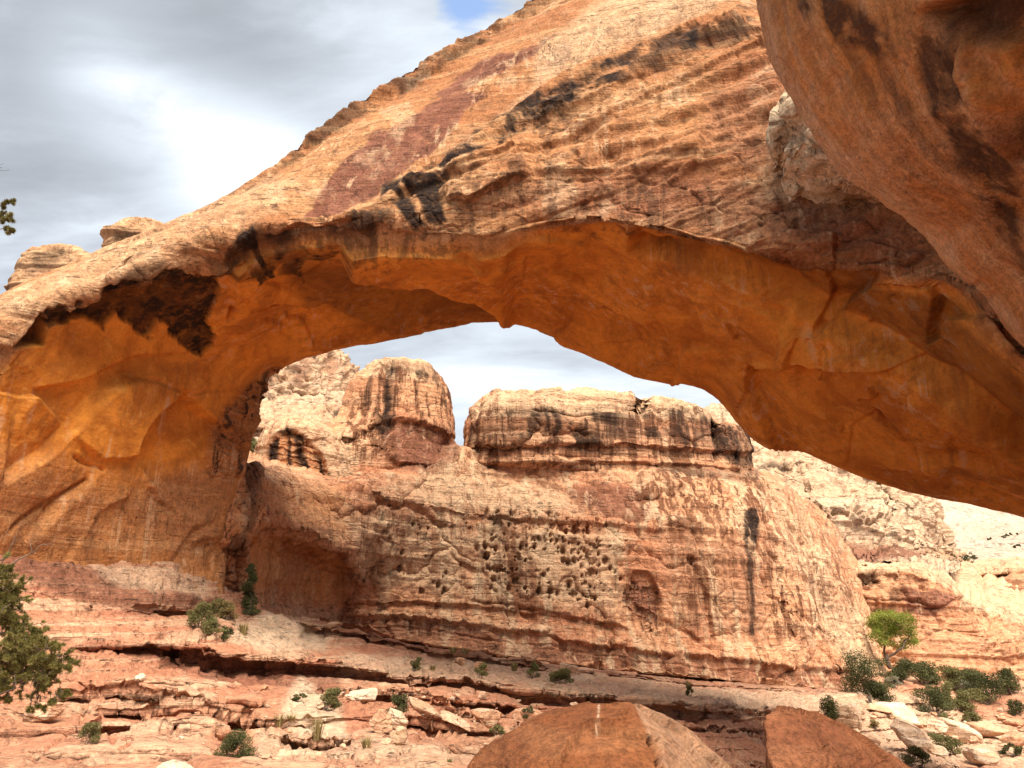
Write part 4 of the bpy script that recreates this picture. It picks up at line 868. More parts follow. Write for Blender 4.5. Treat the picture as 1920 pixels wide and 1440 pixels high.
CS3 = np.concatenate([np.linspace(1200, 1700, 20), np.linspace(1715, 1800, 14)])
g = Grid([srow([(1200, 790, 190), (1700, 900, 190), (1800, 1050, 190)], CS3), srow([(1200, 775, 150), (1300, 766, 145), (1360, 757, 142), (1420, 776, 140), (1500, 800, 138), (1600, 836, 136), (1700, 890, 136), (1745, 935, 138), (1770, 985, 142), (1786, 1030, 148), (1800, 1044, 156)], CS3),
          srow([(1200, 860, 136), (1420, 850, 133), (1500, 860, 131), (1600, 880, 129), (1700, 925, 130), (1750, 970, 134), (1780, 1020, 141), (1800, 1046, 152)], CS3),
          srow([(1200, 905, 128), (1420, 905, 126), (1560, 935, 124), (1660, 955, 125), (1720, 985, 128), (1765, 1025, 135), (1800, 1047, 148)], CS3), srow([(1200, 918, 127), (1420, 915, 124), (1560, 945, 121), (1640, 962, 121), (1720, 1000, 125), (1765, 1032, 132), (1800, 1048, 146)], CS3),
          srow([(1200, 1000, 124), (1440, 990, 120), (1560, 998, 118), (1650, 1020, 118), (1730, 1035, 121), (1765, 1040, 128), (1800, 1049, 144)], CS3), srow([(1200, 1050, 112), (1540, 1048, 106), (1650, 1052, 106), (1800, 1056, 112)], CS3), srow([(1200, 1080, 98), (1540, 1066, 96), (1650, 1066, 95), (1800, 1070, 100)], CS3)], 420, [5, 40, 30, 5, 36, 20, 8])
vv = np.repeat(g.v[:, None], 420, 1); g.orient(vv > 1.2)
slope = sstep(vv, 4.9, 5.2)
P0 = g.P.copy()
erode(g, 321, 1.6, 0.05, 0.9, 3.0, 1.4, (0.07, 0.07, 0.09), 0.8, 0.25, seam=False, fine=0.35)
g.push(g.crack([(1560, 850), (1640, 900), (1700, 960)], 1.0, 2, 5) + g.step([(1440, 880), (1560, 885), (1640, 905)], 1.0, 2, 20, 6, seed=2) + g.crack([(1650, 940), (1690, 985), (1720, 1030)], 1.0, 2.5, 5) + g.crack([(1500, 905), (1540, 960), (1560, 1000)], 1.0, 2.5, 6) + slope * 1.2 * fbm(P0 * np.array([0.25, 0.25, 0.4]), 5, 8, 0.65)); g.refresh()
g.att['red'] = np.clip(0.85 * slope * g.poly([[(1520, 985), (1640, 1012), (1740, 1036), (1700, 1056), (1540, 1050)]], 8, 12, .15, 3) + 0.35 * g.poly([[(1690, 945), (1720, 940), (1760, 1000), (1775, 1036), (1740, 1030)], [(1560, 960), (1620, 975), (1640, 1010), (1560, 995)]], 6, 10, .12, 4), 0, 1)
g.att['dark'] = 0.7 * g.poly([[(1418, 872), (1470, 868), (1480, 888), (1440, 896), (1420, 890)], [(1440, 935), (1485, 915), (1490, 940), (1480, 955), (1440, 950)]], 4, 8, .3, 5) * sstep(fbm(P0 * .5, 3, 6), -.1, .2)
g.att['pale'] = (1 - slope) * 0.5
o = g.mesh('pale_cliff', M_PALE); tag(o, 'pale jointed cliff sloping down behind the right end of the wall', 'cliff')

CS4 = np.linspace(1500, 2500, 30)
g = Grid([srow([(1500, 940, 330), (2500, 880, 330)], CS4), srow([(1500, 955, 260), (1740, 945, 260), (1850, 965, 250), (1920, 968, 250), (2500, 900, 260)], CS4), srow([(1500, 1000, 230), (1920, 1000, 225), (2500, 960, 225)], CS4), srow([(1500, 1020, 210), (1920, 1022, 205), (2500, 1000, 205)], CS4), srow([(1500, 1056, 175), (1920, 1058, 165), (2500, 1050, 165)], CS4), srow([(1500, 1090, 130), (2500, 1095, 130)], CS4)], 240, [4, 16, 12, 18, 10])
g.orient()
erode(g, 331, 3.0, 0.02, 1.2, 3.0, 0.8, (0.05, 0.05, 0.1), 0.0, 0.05, seam=False, fine=0.4)
g.att['pale'] = np.full(g.px.shape, 0.5)
M_FAR = rock_mat('white_slickrock', (0.46, 0.35, 0.26), (0.38, 0.27, 0.19), (0.50, 0.41, 0.32), sc=0.25, bump=0.5, pale_col=(0.45, 0.36, 0.28), tilt=TILT, crack=0.3, crack_sc=0.08)
o = g.mesh('hills', M_FAR); tag(o, None, None, kind='structure')
G_HILL = g

CS5 = np.linspace(1480, 2500, 36)
g = Grid([srow([(1480, 1040, 125), (1700, 1050, 125), (2500, 1150, 125)], CS5), srow([(1480, 1056, 100), (1540, 1059, 98), (1600, 1062, 96), (1713, 1066, 95), (1780, 1098, 95), (1813, 1128, 96), (1867, 1156, 98), (1920, 1172, 100), (2500, 1220, 105)], CS5),
          srow([(1480, 1062, 98), (1540, 1068, 96), (1600, 1075, 93.5), (1713, 1082, 92.5), (1780, 1112, 93), (1813, 1140, 94), (1867, 1166, 96), (1920, 1181, 98), (2500, 1230, 103)], CS5),
          srow([(1480, 1100, 96), (1600, 1110, 92.5), (1713, 1118, 91.5), (1800, 1150, 92), (1867, 1178, 94), (1920, 1192, 95), (2500, 1240, 100)], CS5), srow([(1480, 1150, 95), (1600, 1155, 92), (1713, 1160, 91), (1800, 1176, 91), (1920, 1204, 93), (2500, 1245, 98)], CS5), srow([(1480, 1165, 94), (1713, 1172, 90.5), (1920, 1212, 92), (2500, 1250, 97)], CS5),
          srow([(1480, 1215, 93), (1713, 1222, 89), (1920, 1240, 91), (2500, 1270, 96)], CS5), srow([(1480, 1262, 93), (1713, 1265, 88), (1920, 1275, 90), (2500, 1300, 95)], CS5), srow([(1480, 1300, 92), (2500, 1320, 95)], CS5)], 420, [4, 8, 30, 30, 8, 30, 26, 8])
g.orient(np.repeat(g.v[:, None], 420, 1) > 1)
P0 = g.P.copy()
erode(g, 341, 0.9, 0.08, 0.8, 1.6, 0.7, (0.15, 0.15, 0.25), 0.35, 0.06, seam=False, fine=0.25)
g.push(g.step([(1590, 1080), (1640, 1078), (1700, 1085), (1740, 1100)], 0.6, 2, 20, 4) - 0.9 * g.poly([[(1592, 1082), (1640, 1076), (1650, 1092), (1600, 1098)]], 4, 5, .4, 5)); g.refresh()
g.att['pale'] = np.clip(0.95 * (1 - sstep(np.repeat(g.v[:, None], 420, 1), 1.8, 2.3)), 0, 1)
g.att['red'] = 0.95 * g.poly([[(1690, 1105), (1740, 1110), (1790, 1125), (1770, 1140), (1735, 1158), (1700, 1152), (1690, 1130)], [(1590, 1135), (1660, 1140), (1690, 1160), (1600, 1150)]], 4, 8, .35, 3)
g.att['dark'] = 0.6 * g.poly([[(1592, 1080), (1640, 1075), (1652, 1094), (1600, 1100)], [(1668, 1104), (1688, 1104), (1688, 1130), (1668, 1128)]], 4, 7, .5, 4)
g.att['streak'] = 0.5 * g.poly([[(1600, 1090), (1780, 1100), (1780, 1160), (1600, 1160)]], 10, 8, .3, 5)
G_LEDGE = g
o = g.mesh('ledge_cliff', M_CLIFF); tag(o, 'tan ledge cliff with a white rim behind the bright green tree', 'cliff')

CS6 = np.linspace(1680, 2500, 26)
g = Grid([srow([(1680, 1050, 160), (2500, 1040, 160)], CS6), srow([(1680, 1066, 128), (1760, 1062, 124), (1850, 1066, 122), (1920, 1058, 122), (2500, 1050, 125)], CS6), srow([(1680, 1080, 122), (1760, 1076, 120), (1850, 1078, 119), (1920, 1070, 118), (2500, 1065, 120)], CS6), srow([(1680, 1084, 126), (1760, 1080, 124), (1850, 1082, 123), (1920, 1074, 122), (2500, 1070, 124)], CS6), srow([(1680, 1096, 120), (1850, 1094, 117), (1920, 1086, 116), (2500, 1080, 118)], CS6), srow([(1680, 1110, 119), (1850, 1112, 115), (1920, 1104, 115), (2500, 1100, 116)], CS6), srow([(1680, 1180, 116), (1920, 1190, 112), (2500, 1200, 112)], CS6), srow([(1680, 1260, 114), (2500, 1270, 110)], CS6)], 260, [4, 8, 5, 8, 10, 30, 10])
g.orient(np.repeat(g.v[:, None], 260, 1) > 1)
erode(g, 351, 0.9, 0.08, 1.0, 1.4, 0.7, (0.15, 0.15, 0.3), 0.3, 0.02, seam=False, fine=0.25)
g.att['pale'] = 0.9 * (1 - sstep(np.repeat(g.v[:, None], 260, 1), 1.9, 2.2)); g.att['dark'] = .35 * g.poly([[(1820, 1095), (1920, 1090), (1920, 1150), (1830, 1140)]], 8, 10, .3, 3)
G_LEDGE2 = g
o = g.mesh('rear_ledge_cliff', M_CLIFF); tag(o, 'shaded ledge cliff at the right edge, behind the white-rimmed one', 'cliff')

# ================================================================== boulders
def hull_rock(name, pts, mat, label=None, cat='boulder', seed=0, cuts=5, amp=0.05, ns=2.0, group=None, parent=None, smooth=0.35, attrs=None, strata=0.0):
    """a closed rock: convex hull of real points, refined and weathered"""
    bm = bmesh.new()
    for p in pts: bm.verts.new(p)
    r = bmesh.ops.convex_hull(bm, input=bm.verts)
    bmesh.ops.delete(bm, geom=[v for v in bm.verts if not v.link_faces], context='VERTS')
    bmesh.ops.triangulate(bm, faces=bm.faces)
    for k in range(cuts):
        bmesh.ops.subdivide_edges(bm, edges=bm.edges, cuts=1, use_grid_fill=True)
        bmesh.ops.triangulate(bm, faces=bm.faces)
        if k < 3 and smooth: bmesh.ops.smooth_vert(bm, verts=bm.verts, factor=smooth * (0.6 ** k), use_axis_x=True, use_axis_y=True, use_axis_z=True)
    bm.normal_update()
    P = np.array([v.co[:] for v in bm.verts]); N = np.array([v.normal[:] for v in bm.verts])
    d = amp * fbm(P * ns, 5, seed, 0.58) + amp * 1.2 * fbm(P * ns * 0.4, 2, seed + 3)
    c, ce = cells(P * ns * 0.6 + 0.4 * fbm(P * ns, 2, seed)[..., None], seed + 7)
    d = d + amp * 0.5 * (c - 0.5) + amp * 1.3 * facets(P * ns * 0.7 + 0.4 * fbm(P * ns * 1.3, 2, seed + 1)[..., None], seed + 17)
    if strata: d = d + strata * (layer_fn(seed + 11, strata * 2.2)(P[:, 2] + 0.15 * P[:, 0] + 0.3 * strata * fbm(P * ns * .5, 2, seed)) - 0.5)
    P = P + N * d[:, None]
    for v, p in zip(bm.verts, P): v.co = p
    me = bpy.data.meshes.new(name); bm.to_mesh(me); bm.free()
    me.polygons.foreach_set('use_smooth', np.ones(len(me.polygons), bool))
    if attrs:
        px, py = proj(P)
        for k, f in attrs.items():
            at = me.attributes.new(k, 'FLOAT', 'POINT'); at.data.foreach_set('value', np.clip(f(px, py, P), 0, 1).astype(np.float32))
    me.materials.append(mat)
    o = link(name, me, parent)
    if label: tag(o, label, cat, group)
    return o
def WP(*a): return [Wp(*p) for p in a]
hull_rock('boulder', WP((850, 1520, 5.6), (885, 1440, 6.0), (940, 1372, 6.4), (1035, 1340, 6.6), (1160, 1316, 6.7), (1180, 1313, 6.7), (1212, 1370, 5.9), (1240, 1440, 5.5), (1250, 1560, 5.2), (1000, 1440, 5.5), (930, 1560, 5.2), (1245, 1338, 7.6), (1305, 1372, 7.7), (1385, 1440, 7.6), (1450, 1520, 7.4), (1100, 1335, 8.6), (1000, 1380, 8.4), (1250, 1400, 8.8), (900, 1480, 8.0), (1400, 1560, 7.6), (1300, 1520, 5.8), (1000, 1700, 6.2), (1300, 1700, 6.4), (900, 1700, 7), (1400, 1700, 7)), M_BOULD,
          'big smooth rust-brown boulder at the bottom centre with a white streak', 'boulder', 3, 6, 0.055, 1.3, smooth=0.12,
          attrs={'pale': lambda px, py, P: 0.9 * np.exp(-((px - 1123 + 0.05 * (py - 1320)) / 2.0) ** 2) * (0.6 + 0.4 * np.sin(py * 1.1) * np.sin(py * .37)) * sstep(py, 1316, 1322) * (1 - sstep(py, 1375, 1388)) + 0.25 * sstep(px + 0.45 * (1440 - py), 1240, 1246)})  # white streak, plus the lit right facet painted paler
hull_rock('boulder', WP((1436, 1340, 7.0), (1455, 1337, 7.1), (1500, 1350, 7.3), (1560, 1366, 7.4), (1598, 1390, 7.4), (1650, 1402, 7.5), (1730, 1448, 7.6), (1440, 1400, 6.7), (1452, 1440, 6.5), (1470, 1540, 6.3), (1440, 1540, 6.9), (1600, 1500, 6.6), (1720, 1560, 7.0), (1480, 1400, 8.4), (1600, 1430, 8.6), (1700, 1500, 8.4), (1540, 1395, 6.7), (1500, 1700, 6.8), (1700, 1700, 7.4), (1480, 1700, 8)), M_BOULD,
          'dark red-brown angular boulder beside the big one, with a pointed left top', 'boulder', 9, 6, 0.065, 1.4, smooth=0.06,
          attrs={'red': lambda px, py, P: 0.25 + 0 * px})
p = WP((285, 1440, 8.0), (300, 1428, 8.1), (325, 1421, 8.2), (350, 1428, 8.1), (366, 1440, 8.0), (375, 1470, 7.9), (280, 1475, 7.8), (320, 1460, 7.5), (330, 1445, 9.0), (300, 1500, 8.2), (350, 1500, 8.2))
hull_rock('boulder', p, M_WHITE, 'small white rounded rock cut off by the bottom edge at left', 'rock', 12, 4, 0.02, 4)

def ball_rock(px, py, w, h, label, mat=M_RUBBLE, seed=0, flat=0.0, tilt=0.0, cat='rock', group=None, grids=None, name='rock', dz=0.0):
    """an angular rock of w x h photo pixels standing on the ground at (px, py)"""
    b = ground_at(px, py, grids); k = b[1] / F_PX * 1.02
    rg = np.random.RandomState(seed + 500)
    W_, H_ = w * k, h * k; pts = []
    for i in range(18):
        v = rg.normal(size=3); v /= np.linalg.norm(v); v = np.sign(v) * np.abs(v) ** 0.75
        v *= rg.uniform(0.85, 1.05)
        x, z = v[0] * W_ * 0.5, v[2] * H_ * 0.5
        c, s_ = math.cos(tilt), math.sin(tilt)
        pts.append((b[0] + x * c - z * s_, b[1] + 0.25 * W_ + v[1] * W_ * 0.42, b[2] + H_ * 0.40 + x * s_ + z * c + dz))
    return hull_rock(name, pts, mat, label, cat, seed, 4, 0.05 * min(W_, H_), 1.6 / max(W_, 0.3), group, smooth=0.14, strata=0.05 * H_)
RK = [(712, 1372, 46, 44, 'round grey-brown rock leaning on the little pale stack', M_RUBBLE, 0), (745, 1368, 34, 46, 'pale cracked rock, upper one of the little stack right of centre-left', M_WHITE, 0.8),
      (752, 1398, 40, 34, 'pale rock wedged at the foot of the little stack', M_WHITE, 0.5), (726, 1396, 24, 12, 'small flat white rock beside the stack foot', M_WHITE, 0),
      (675, 1318, 66, 26, 'whitish flat rock perched on the ledge right of the undercut', M_WHITE, 0.1), (858, 1252, 22, 18, 'small red block alone on the bench', M_RUBBLE, 0),
      (906, 1258, 26, 20, 'round tan block on the bench behind a bush', M_RUBBLE, 0), (996, 1240, 40, 14, 'low brown block below the wall foot', M_RUBBLE, 0),
      (1070, 1262, 44, 20, 'tilted tan slab on the bench right of the bushes', M_RUBBLE, -0.35), (585, 1180, 46, 12, 'thin red slab lying on the sand mound', M_RUBBLE, -0.3),
      (625, 1178, 30, 14, 'small red slab end resting near the thin slab', M_RUBBLE, 0.1), (65, 1352, 70, 36, 'dark red rounded rock under the pine', M_RUBBLE, 0.1),
      (995, 1358, 90, 26, 'tan slab tucked behind the big boulder', M_RUBBLE, -0.1), (920, 1362, 70, 34, 'rough tan block left of the big boulder', M_RUBBLE, -0.2),
      (860, 1372, 76, 22, 'dipping red slab on the lower ledge', M_RUBBLE, -0.5), (790, 1345, 70, 22, 'long dipping slab above the little stack', M_RUBBLE, -0.45), (1605, 1372, 66, 58, 'large pale boulder with a shadowed foot by the dark shrub', M_WHITE, -0.4), (1702, 1360, 100, 44, 'broad white boulder, biggest on the right slope', M_WHITE, -0.15),
      (1718, 1408, 74, 56, 'steep pale boulder with a flat shaded front', M_WHITE, -0.75), (1768, 1382, 44, 34, 'blocky pale boulder right of the broad white one', M_WHITE, -0.3), (1812, 1392, 80, 34, 'long smooth white boulder on the right slope', M_WHITE, -0.45),
      (1768, 1420, 40, 22, 'small white rock low on the right slope', M_WHITE, -0.3), (1868, 1388, 80, 26, 'flat tan slab near the right edge', M_RUBBLE, -0.15), (1908, 1360, 40, 16, 'thin tan slab cut by the right edge', M_RUBBLE, -0.1), (1904, 1400, 44, 30, 'pinkish block at the right edge', M_RUBBLE, 0.1),
      (1660, 1336, 50, 16, 'low tan rock above the white boulders', M_RUBBLE, -0.2), (1640, 1400, 30, 20, 'rusty small rock between the pale boulders', M_RUBBLE, 0), (1850, 1432, 60, 30, 'half-buried white rock near the bottom right corner', M_WHITE, -0.2)]
for k, (px, py, w_, h_, lb, mt, tl) in enumerate(RK):
    ball_rock(px, py, w_, h_, lb, mt, 20 + k, tilt=-tl if False else tl)
rg = np.random.RandomState(77)
for k in range(140):
    if k < 80: px, py = rg.uniform(1560, 1915), rg.uniform(1330, 1436)
    else: px, py = (rg.uniform(480, 1100), rg.uniform(1290, 1430)) if rg.rand() < .75 else (rg.uniform(150, 560), rg.uniform(1220, 1420))
    w_ = 5 + 16 * rg.rand() ** 2
    lab = 'one of the small loose stones strewn over the right slope' if k < 80 else 'one of the small loose stones strewn on the lower ledges'
    ball_rock(px, py, w_, w_ * rg.uniform(0.4, 0.8), lab, M_WHITE if rg.rand() < 0.5 else M_RUBBLE, 200 + k, tilt=rg.uniform(-0.4, 0.2), cat='stone', group='loose stones on the right slope' if k < 80 else 'loose stones on the lower ledges', name='stone')

# ================================================================== plants
def leaf_mat(name, c1, c2, c3, trans=0.25):
    mt = bpy.data.materials.new(name); mt.use_nodes = True; t = NT(mt.node_tree); t.n.clear()
    out = t.add('ShaderNodeOutputMaterial'); b = t.add('ShaderNodeBsdfPrincipled'); b.inputs['Roughness'].default_value = 0.7; b.inputs['Specular IOR Level'].default_value = 0.2
    a = t.add('ShaderNodeAttribute'); a.attribute_name = 'tone'
    col = t.mix(t.ss(a.outputs['Fac'], 0.0, 0.55), c1, c2); col = t.mix(t.ss(a.outputs['Fac'], 0.55, 1.0), col, c3)
    t.link(col, b.inputs['Base Color'])
    tr = t.add('ShaderNodeBsdfTranslucent'); t.link(col, tr.inputs[0])
    ms = t.add('ShaderNodeMixShader'); ms.inputs[0].default_value = trans; t.link(b.outputs[0], ms.inputs[1]); t.link(tr.outputs[0], ms.inputs[2]); t.link(ms.outputs[0], out.inputs[0])
    return mt
L_JUN = leaf_mat('juniper_leaves', (0.030, 0.032, 0.010), (0.066, 0.070, 0.023), (0.13, 0.125, 0.045), 0.1)
L_OLIVE = leaf_mat('olive_leaves', (0.078, 0.078, 0.023), (0.143, 0.130, 0.046), (0.221, 0.195, 0.078), 0.15)
L_SAGE = leaf_mat('sage_leaves', (0.13, 0.12, 0.07), (0.22, 0.20, 0.13), (0.32, 0.28, 0.19), 0.15)
L_GREEN = leaf_mat('cottonwood_leaves', (0.10, 0.125, 0.016), (0.20, 0.235, 0.035), (0.34, 0.36, 0.085), 0.35)
L_PINE = leaf_mat('pine_needles', (0.10, 0.085, 0.02), (0.19, 0.165, 0.045), (0.32, 0.27, 0.10), 0.2)
L_GRASS = leaf_mat('dry_grass', (0.13, 0.10, 0.035), (0.25, 0.19, 0.075), (0.38, 0.30, 0.14), 0.2)
def bark_mat(name, a, b_):
    mt = bpy.data.materials.new(name); mt.use_nodes = True; t = NT(mt.node_tree); b = t.n['Principled BSDF']; b.inputs['Roughness'].default_value = 0.9
    g_ = t.add('ShaderNodeNewGeometry'); n = t.noise(t.mapping(g_.outputs['Position'], scale=(14, 14, 4)), 1.0, 5, .6)
    t.link(t.mix(t.ss(n, .35, .65), a, b_), b.inputs['Base Color'])
    bp = t.add('ShaderNodeBump'); bp.inputs['Strength'].default_value = .6; bp.inputs['Distance'].default_value = .02; t.link(n, bp.inputs['Height']); t.link(bp.outputs[0], b.inputs['Normal'])
    return mt
BARK = bark_mat('bark', (0.07, 0.045, 0.03), (0.14, 0.095, 0.065)); DEAD = bark_mat('dead_wood', (0.10, 0.065, 0.045), (0.22, 0.16, 0.12))

def tube_arr(paths, sides=6):
    """paths: list of (points n x 3, radii n) -> verts, quads"""
    V, Fc, off = [], [], 0
    for pts, rad in paths:
        pts = np.asarray(pts, float); rad = np.asarray(rad, float); n = len(pts)
        tg = np.gradient(pts, axis=0); tg /= np.maximum(np.linalg.norm(tg, axis=1, keepdims=True), 1e-9)
        ref = np.array([0.3, 0.9, 0.2]); a = np.cross(tg, ref); a /= np.maximum(np.linalg.norm(a, axis=1, keepdims=True), 1e-9); b = np.cross(tg, a)
        th = np.linspace(0, 2 * np.pi, sides, endpoint=False)
        ring = pts[:, None] + rad[:, None, None] * (np.cos(th)[None, :, None] * a[:, None] + np.sin(th)[None, :, None] * b[:, None])
        V.append(ring.reshape(-1, 3)); idx = off + np.arange(n * sides).reshape(n, sides); nx = np.roll(idx, -1, 1)
        Fc.append(np.stack([idx[:-1], nx[:-1], nx[1:], idx[1:]], -1).reshape(-1, 4)); off += n * sides
    return np.concatenate(V), np.concatenate(Fc)
def wig(a, b, n, amp, rg, sag=0.0):
    a, b = np.asarray(a, float), np.asarray(b, float); k = np.linspace(0, 1, n)[:, None]; L = np.linalg.norm(b - a)
    o = np.cumsum(rg.normal(size=(n, 3)), 0); o = o - o[0] - (o[-1] - o[0]) * k
    return a * (1 - k) + b * k + o * amp * L / n + np.array([0, 0, -1]) * sag * L * (4 * k * (1 - k))
def leaves(cent, size, rg, aspect=0.5, up=0.0):
    """one small folded leaf quad at every centre"""
    n = len(cent); d = rg.normal(size=(n, 3)); d[:, 2] += up; d /= np.linalg.norm(d, axis=1, keepdims=True)
    r = rg.normal(size=(n, 3)); s_ = np.cross(d, r); s_ /= np.maximum(np.linalg.norm(s_, axis=1, keepdims=True), 1e-9)
    sz = size * rg.uniform(0.6, 1.4, n)[:, None]
    a = cent - d * sz * 0.5; c = cent + d * sz * 0.5; m_ = cent + 0
    V = np.stack([a, m_ + s_ * sz * aspect * 0.5, c, m_ - s_ * sz * aspect * 0.5], 1).reshape(-1, 3)
    return V, np.arange(4 * n).reshape(n, 4)
def crown_pts(clumps, n, rg, fill=0.55):
    """points scattered through a set of leafy clumps (centre, radii)"""
    w_ = np.array([c[1][0] * c[1][2] for c in clumps]); w_ = w_ / w_.sum(); k = rg.choice(len(clumps), n, p=w_)
    v = rg.normal(size=(n, 3)); v /= np.linalg.norm(v, axis=1, keepdims=True); r = rg.uniform(fill ** 3, 1, n) ** (1 / 3)
    r = r * (0.8 + 0.25 * vnoise(v * 2.2 + k[:, None] * 3.1, 3))
    C = np.array([c[0] for c in clumps])[k]; Rr = np.array([c[1] for c in clumps])[k]
    return C + v * r[:, None] * Rr, k
PLANT_N = [0]
def shrub(name, px, py, w, h, mat, label, cat='shrub', group=None, seed=None, n=None, leaf=2.5, grids=None, clumps=7, lean=0.0, Y=None, up=0.3, aspect=0.5, narrow=False, two_parts=True):
    """a leafy bush of w x h photo pixels rooted at photo pixel (px, py)"""
    PLANT_N[0] += 1; seed = PLANT_N[0] * 7 if seed is None else seed
    rg = np.random.RandomState(seed + 900)
    b = ground_at(px, py, grids) if Y is None else Wp(px, py, Y)
    k = b[1] / F_PX * 1.03; W_, H_ = w * k, h * k
    root = thing(name, label, cat, tuple(b), group)
    cl = []
    for i in range(clumps):
        if narrow: zz = (i + 0.6) / clumps; rr = W_ * 0.5 * (1.0 - 0.55 * zz) * rg.uniform(.8, 1.15); x = rg.uniform(-.12, .12) * W_
        else:
            zz = 0.16 + 0.68 * (i + rg.rand()) / clumps; x = rg.uniform(-0.40, 0.40) * W_ * (1.15 - 0.6 * zz); rr = W_ * rg.uniform(0.18, 0.30)
        rz = H_ * (0.75 / clumps if narrow else rg.uniform(0.17, 0.26))
        y_ = rg.uniform(-0.25, 0.25) * W_
        cl.append((np.array([b[0] + x + lean * zz * H_, b[1] + y_ + 0.2 * W_, b[2] + zz * H_ * (0.9 if narrow else 1)]), np.array([rr, rr, rz])))
    clumps_n = len(cl); n = n or int(min(9000, max(300, w * h * 2.2)))
    c, kk = crown_pts(cl, n, rg, 0.3)
    c[:, 2] = np.maximum(c[:, 2], b[2] + 0.02)
    V, Fc = leaves(c, leaf * k, rg, aspect, up)
    tone = np.clip(0.5 + 0.3 * rg.normal(size=n) * 0.6 + 0.35 * vnoise(c * (2.5 / max(W_, .2)), seed), 0, 1)
    raw_mesh('foliage', V, Fc, mat, root, False, np.repeat(tone, 4))
    if two_parts:
        paths = []
        for q_ in cl[:6]:
            paths.append((wig(b - np.array([0, 0, 0.08]), q_[0], 6, 0.5, rg), np.linspace(0.035 * W_ * 0.6, 0.008 * W_, 6)))
        V, Fc = tube_arr(paths, 5); raw_mesh('stem', V, Fc, BARK, root)
    return root
def grass(px, py, w, h, label, mat=L_GRASS, group=None, n=70, grids=None, name='grass_tuft', cat='grass tuft'):
    PLANT_N[0] += 1; rg = np.random.RandomState(PLANT_N[0] * 13)
    b = ground_at(px, py, grids); k = b[1] / F_PX * 1.03; W_, H_ = w * k, h * k
    ang = rg.uniform(0, 2 * np.pi, n); r0 = rg.uniform(0, .28, n) * W_; L = rg.uniform(.55, 1.1, n) * H_; sp = rg.uniform(.1, .55, n) * W_
    a = b + np.stack([np.cos(ang) * r0, np.sin(ang) * r0 + .15 * W_, np.full(n, -.02)], -1); tip = a + np.stack([np.cos(ang) * sp, np.sin(ang) * sp, L], -1); m_ = a * .5 + tip * .5 + np.array([0, 0, .12 * H_])
    wd = np.stack([-np.sin(ang), np.cos(ang), 0 * ang], -1) * 0.7 * k
    V = np.stack([a - wd, a + wd, m_ + wd * .8, m_ - wd * .8, tip], 1).reshape(-1, 3); i = np.arange(n)[:, None] * 5
    Fc = np.concatenate([i + np.array([[0, 1, 2, 3]]), i + np.array([[3, 2, 4, 4]])], 0)
    Fq = np.concatenate([i + np.array([[0, 1, 2]]), i + np.array([[0, 2, 3]]), i + np.array([[3, 2, 4]])], 0)
    o = raw_mesh(name, V, Fq, mat, None, False, np.repeat(rg.rand(n), 5))
    return tag(o, label, cat, group)

# the bright green cottonwood
b = ground_at(1668, 1243, [G_GROUND, G_LEDGE]); b = Wp(1668, 1246, 84.0); k = b[1] / F_PX
root = thing('cottonwood_tree', 'bright yellow-green round-crowned tree at the foot of the tan ledge cliff', 'tree', tuple(b))
rg = np.random.RandomState(3)
def off(px, py, dy=0): return Wp(px, py, 84.0 + dy)
fork = off(1662, 1232)
paths = [(wig(off(1670, 1252), fork, 8, .4, rg), np.linspace(.26, .2, 8)), (wig(fork, off(1650, 1190), 10, .7, rg), np.linspace(.16, .06, 10)), (wig(fork, off(1700, 1200, -.5), 10, .7, rg), np.linspace(.15, .05, 10)), (wig(off(1655, 1210), off(1678, 1165), 8, .5, rg), np.linspace(.08, .03, 8)), (wig(off(1690, 1212), off(1708, 1185), 8, .5, rg), np.linspace(.07, .03, 8)), (wig(off(1653, 1200), off(1634, 1170), 8, .5, rg), np.linspace(.07, .03, 8)), (wig(off(1654, 1215), off(1640, 1200), 8, .5, rg), np.linspace(.06, .02, 8))]
V, Fc = tube_arr(paths, 7); raw_mesh('trunk', V, Fc, BARK, root)
cl = []
for (px, py, rx, rz) in [(1640, 1165, 16, 14), (1652, 1156, 18, 11), (1680, 1162, 18, 14), (1700, 1168, 17, 15), (1660, 1175, 20, 12), (1690, 1182, 18, 12), (1708, 1190, 13, 12), (1715, 1200, 8, 10), (1646, 1183, 14, 9), (1700, 1202, 12, 8), (1668, 1190, 12, 8), (1656, 1195, 10, 8), (1634, 1174, 10, 9), (1692, 1155, 10, 7), (1650, 1204, 14, 9), (1692, 1211, 15, 8), (1672, 1186, 20, 14), (1711, 1208, 11, 8), (1668, 1152, 18, 10), (1668, 1204, 14, 9), (1640, 1192, 12, 9)]:
    cl.append((off(px, py, rg.uniform(-1.2, 1.2)), np.array([rx, rx, rz]) * k))
cl = [(a_ + rg.normal(size=3) * .12, b_ * rg.uniform(.85, 1.3)) for a_, b_ in cl]
c, kk = crown_pts(cl, 14000, rg, 0.3); c += rg.normal(size=c.shape) * .10; V, Fc = leaves(c, 2.4 * k, rg, .6, .1)
raw_mesh('crown', V, Fc, L_GREEN, root, False, np.repeat(np.clip(.5 + .25 * rg.normal(size=len(c)) * .6 + .4 * vnoise(c * 1.1, 5), 0, 1), 4))

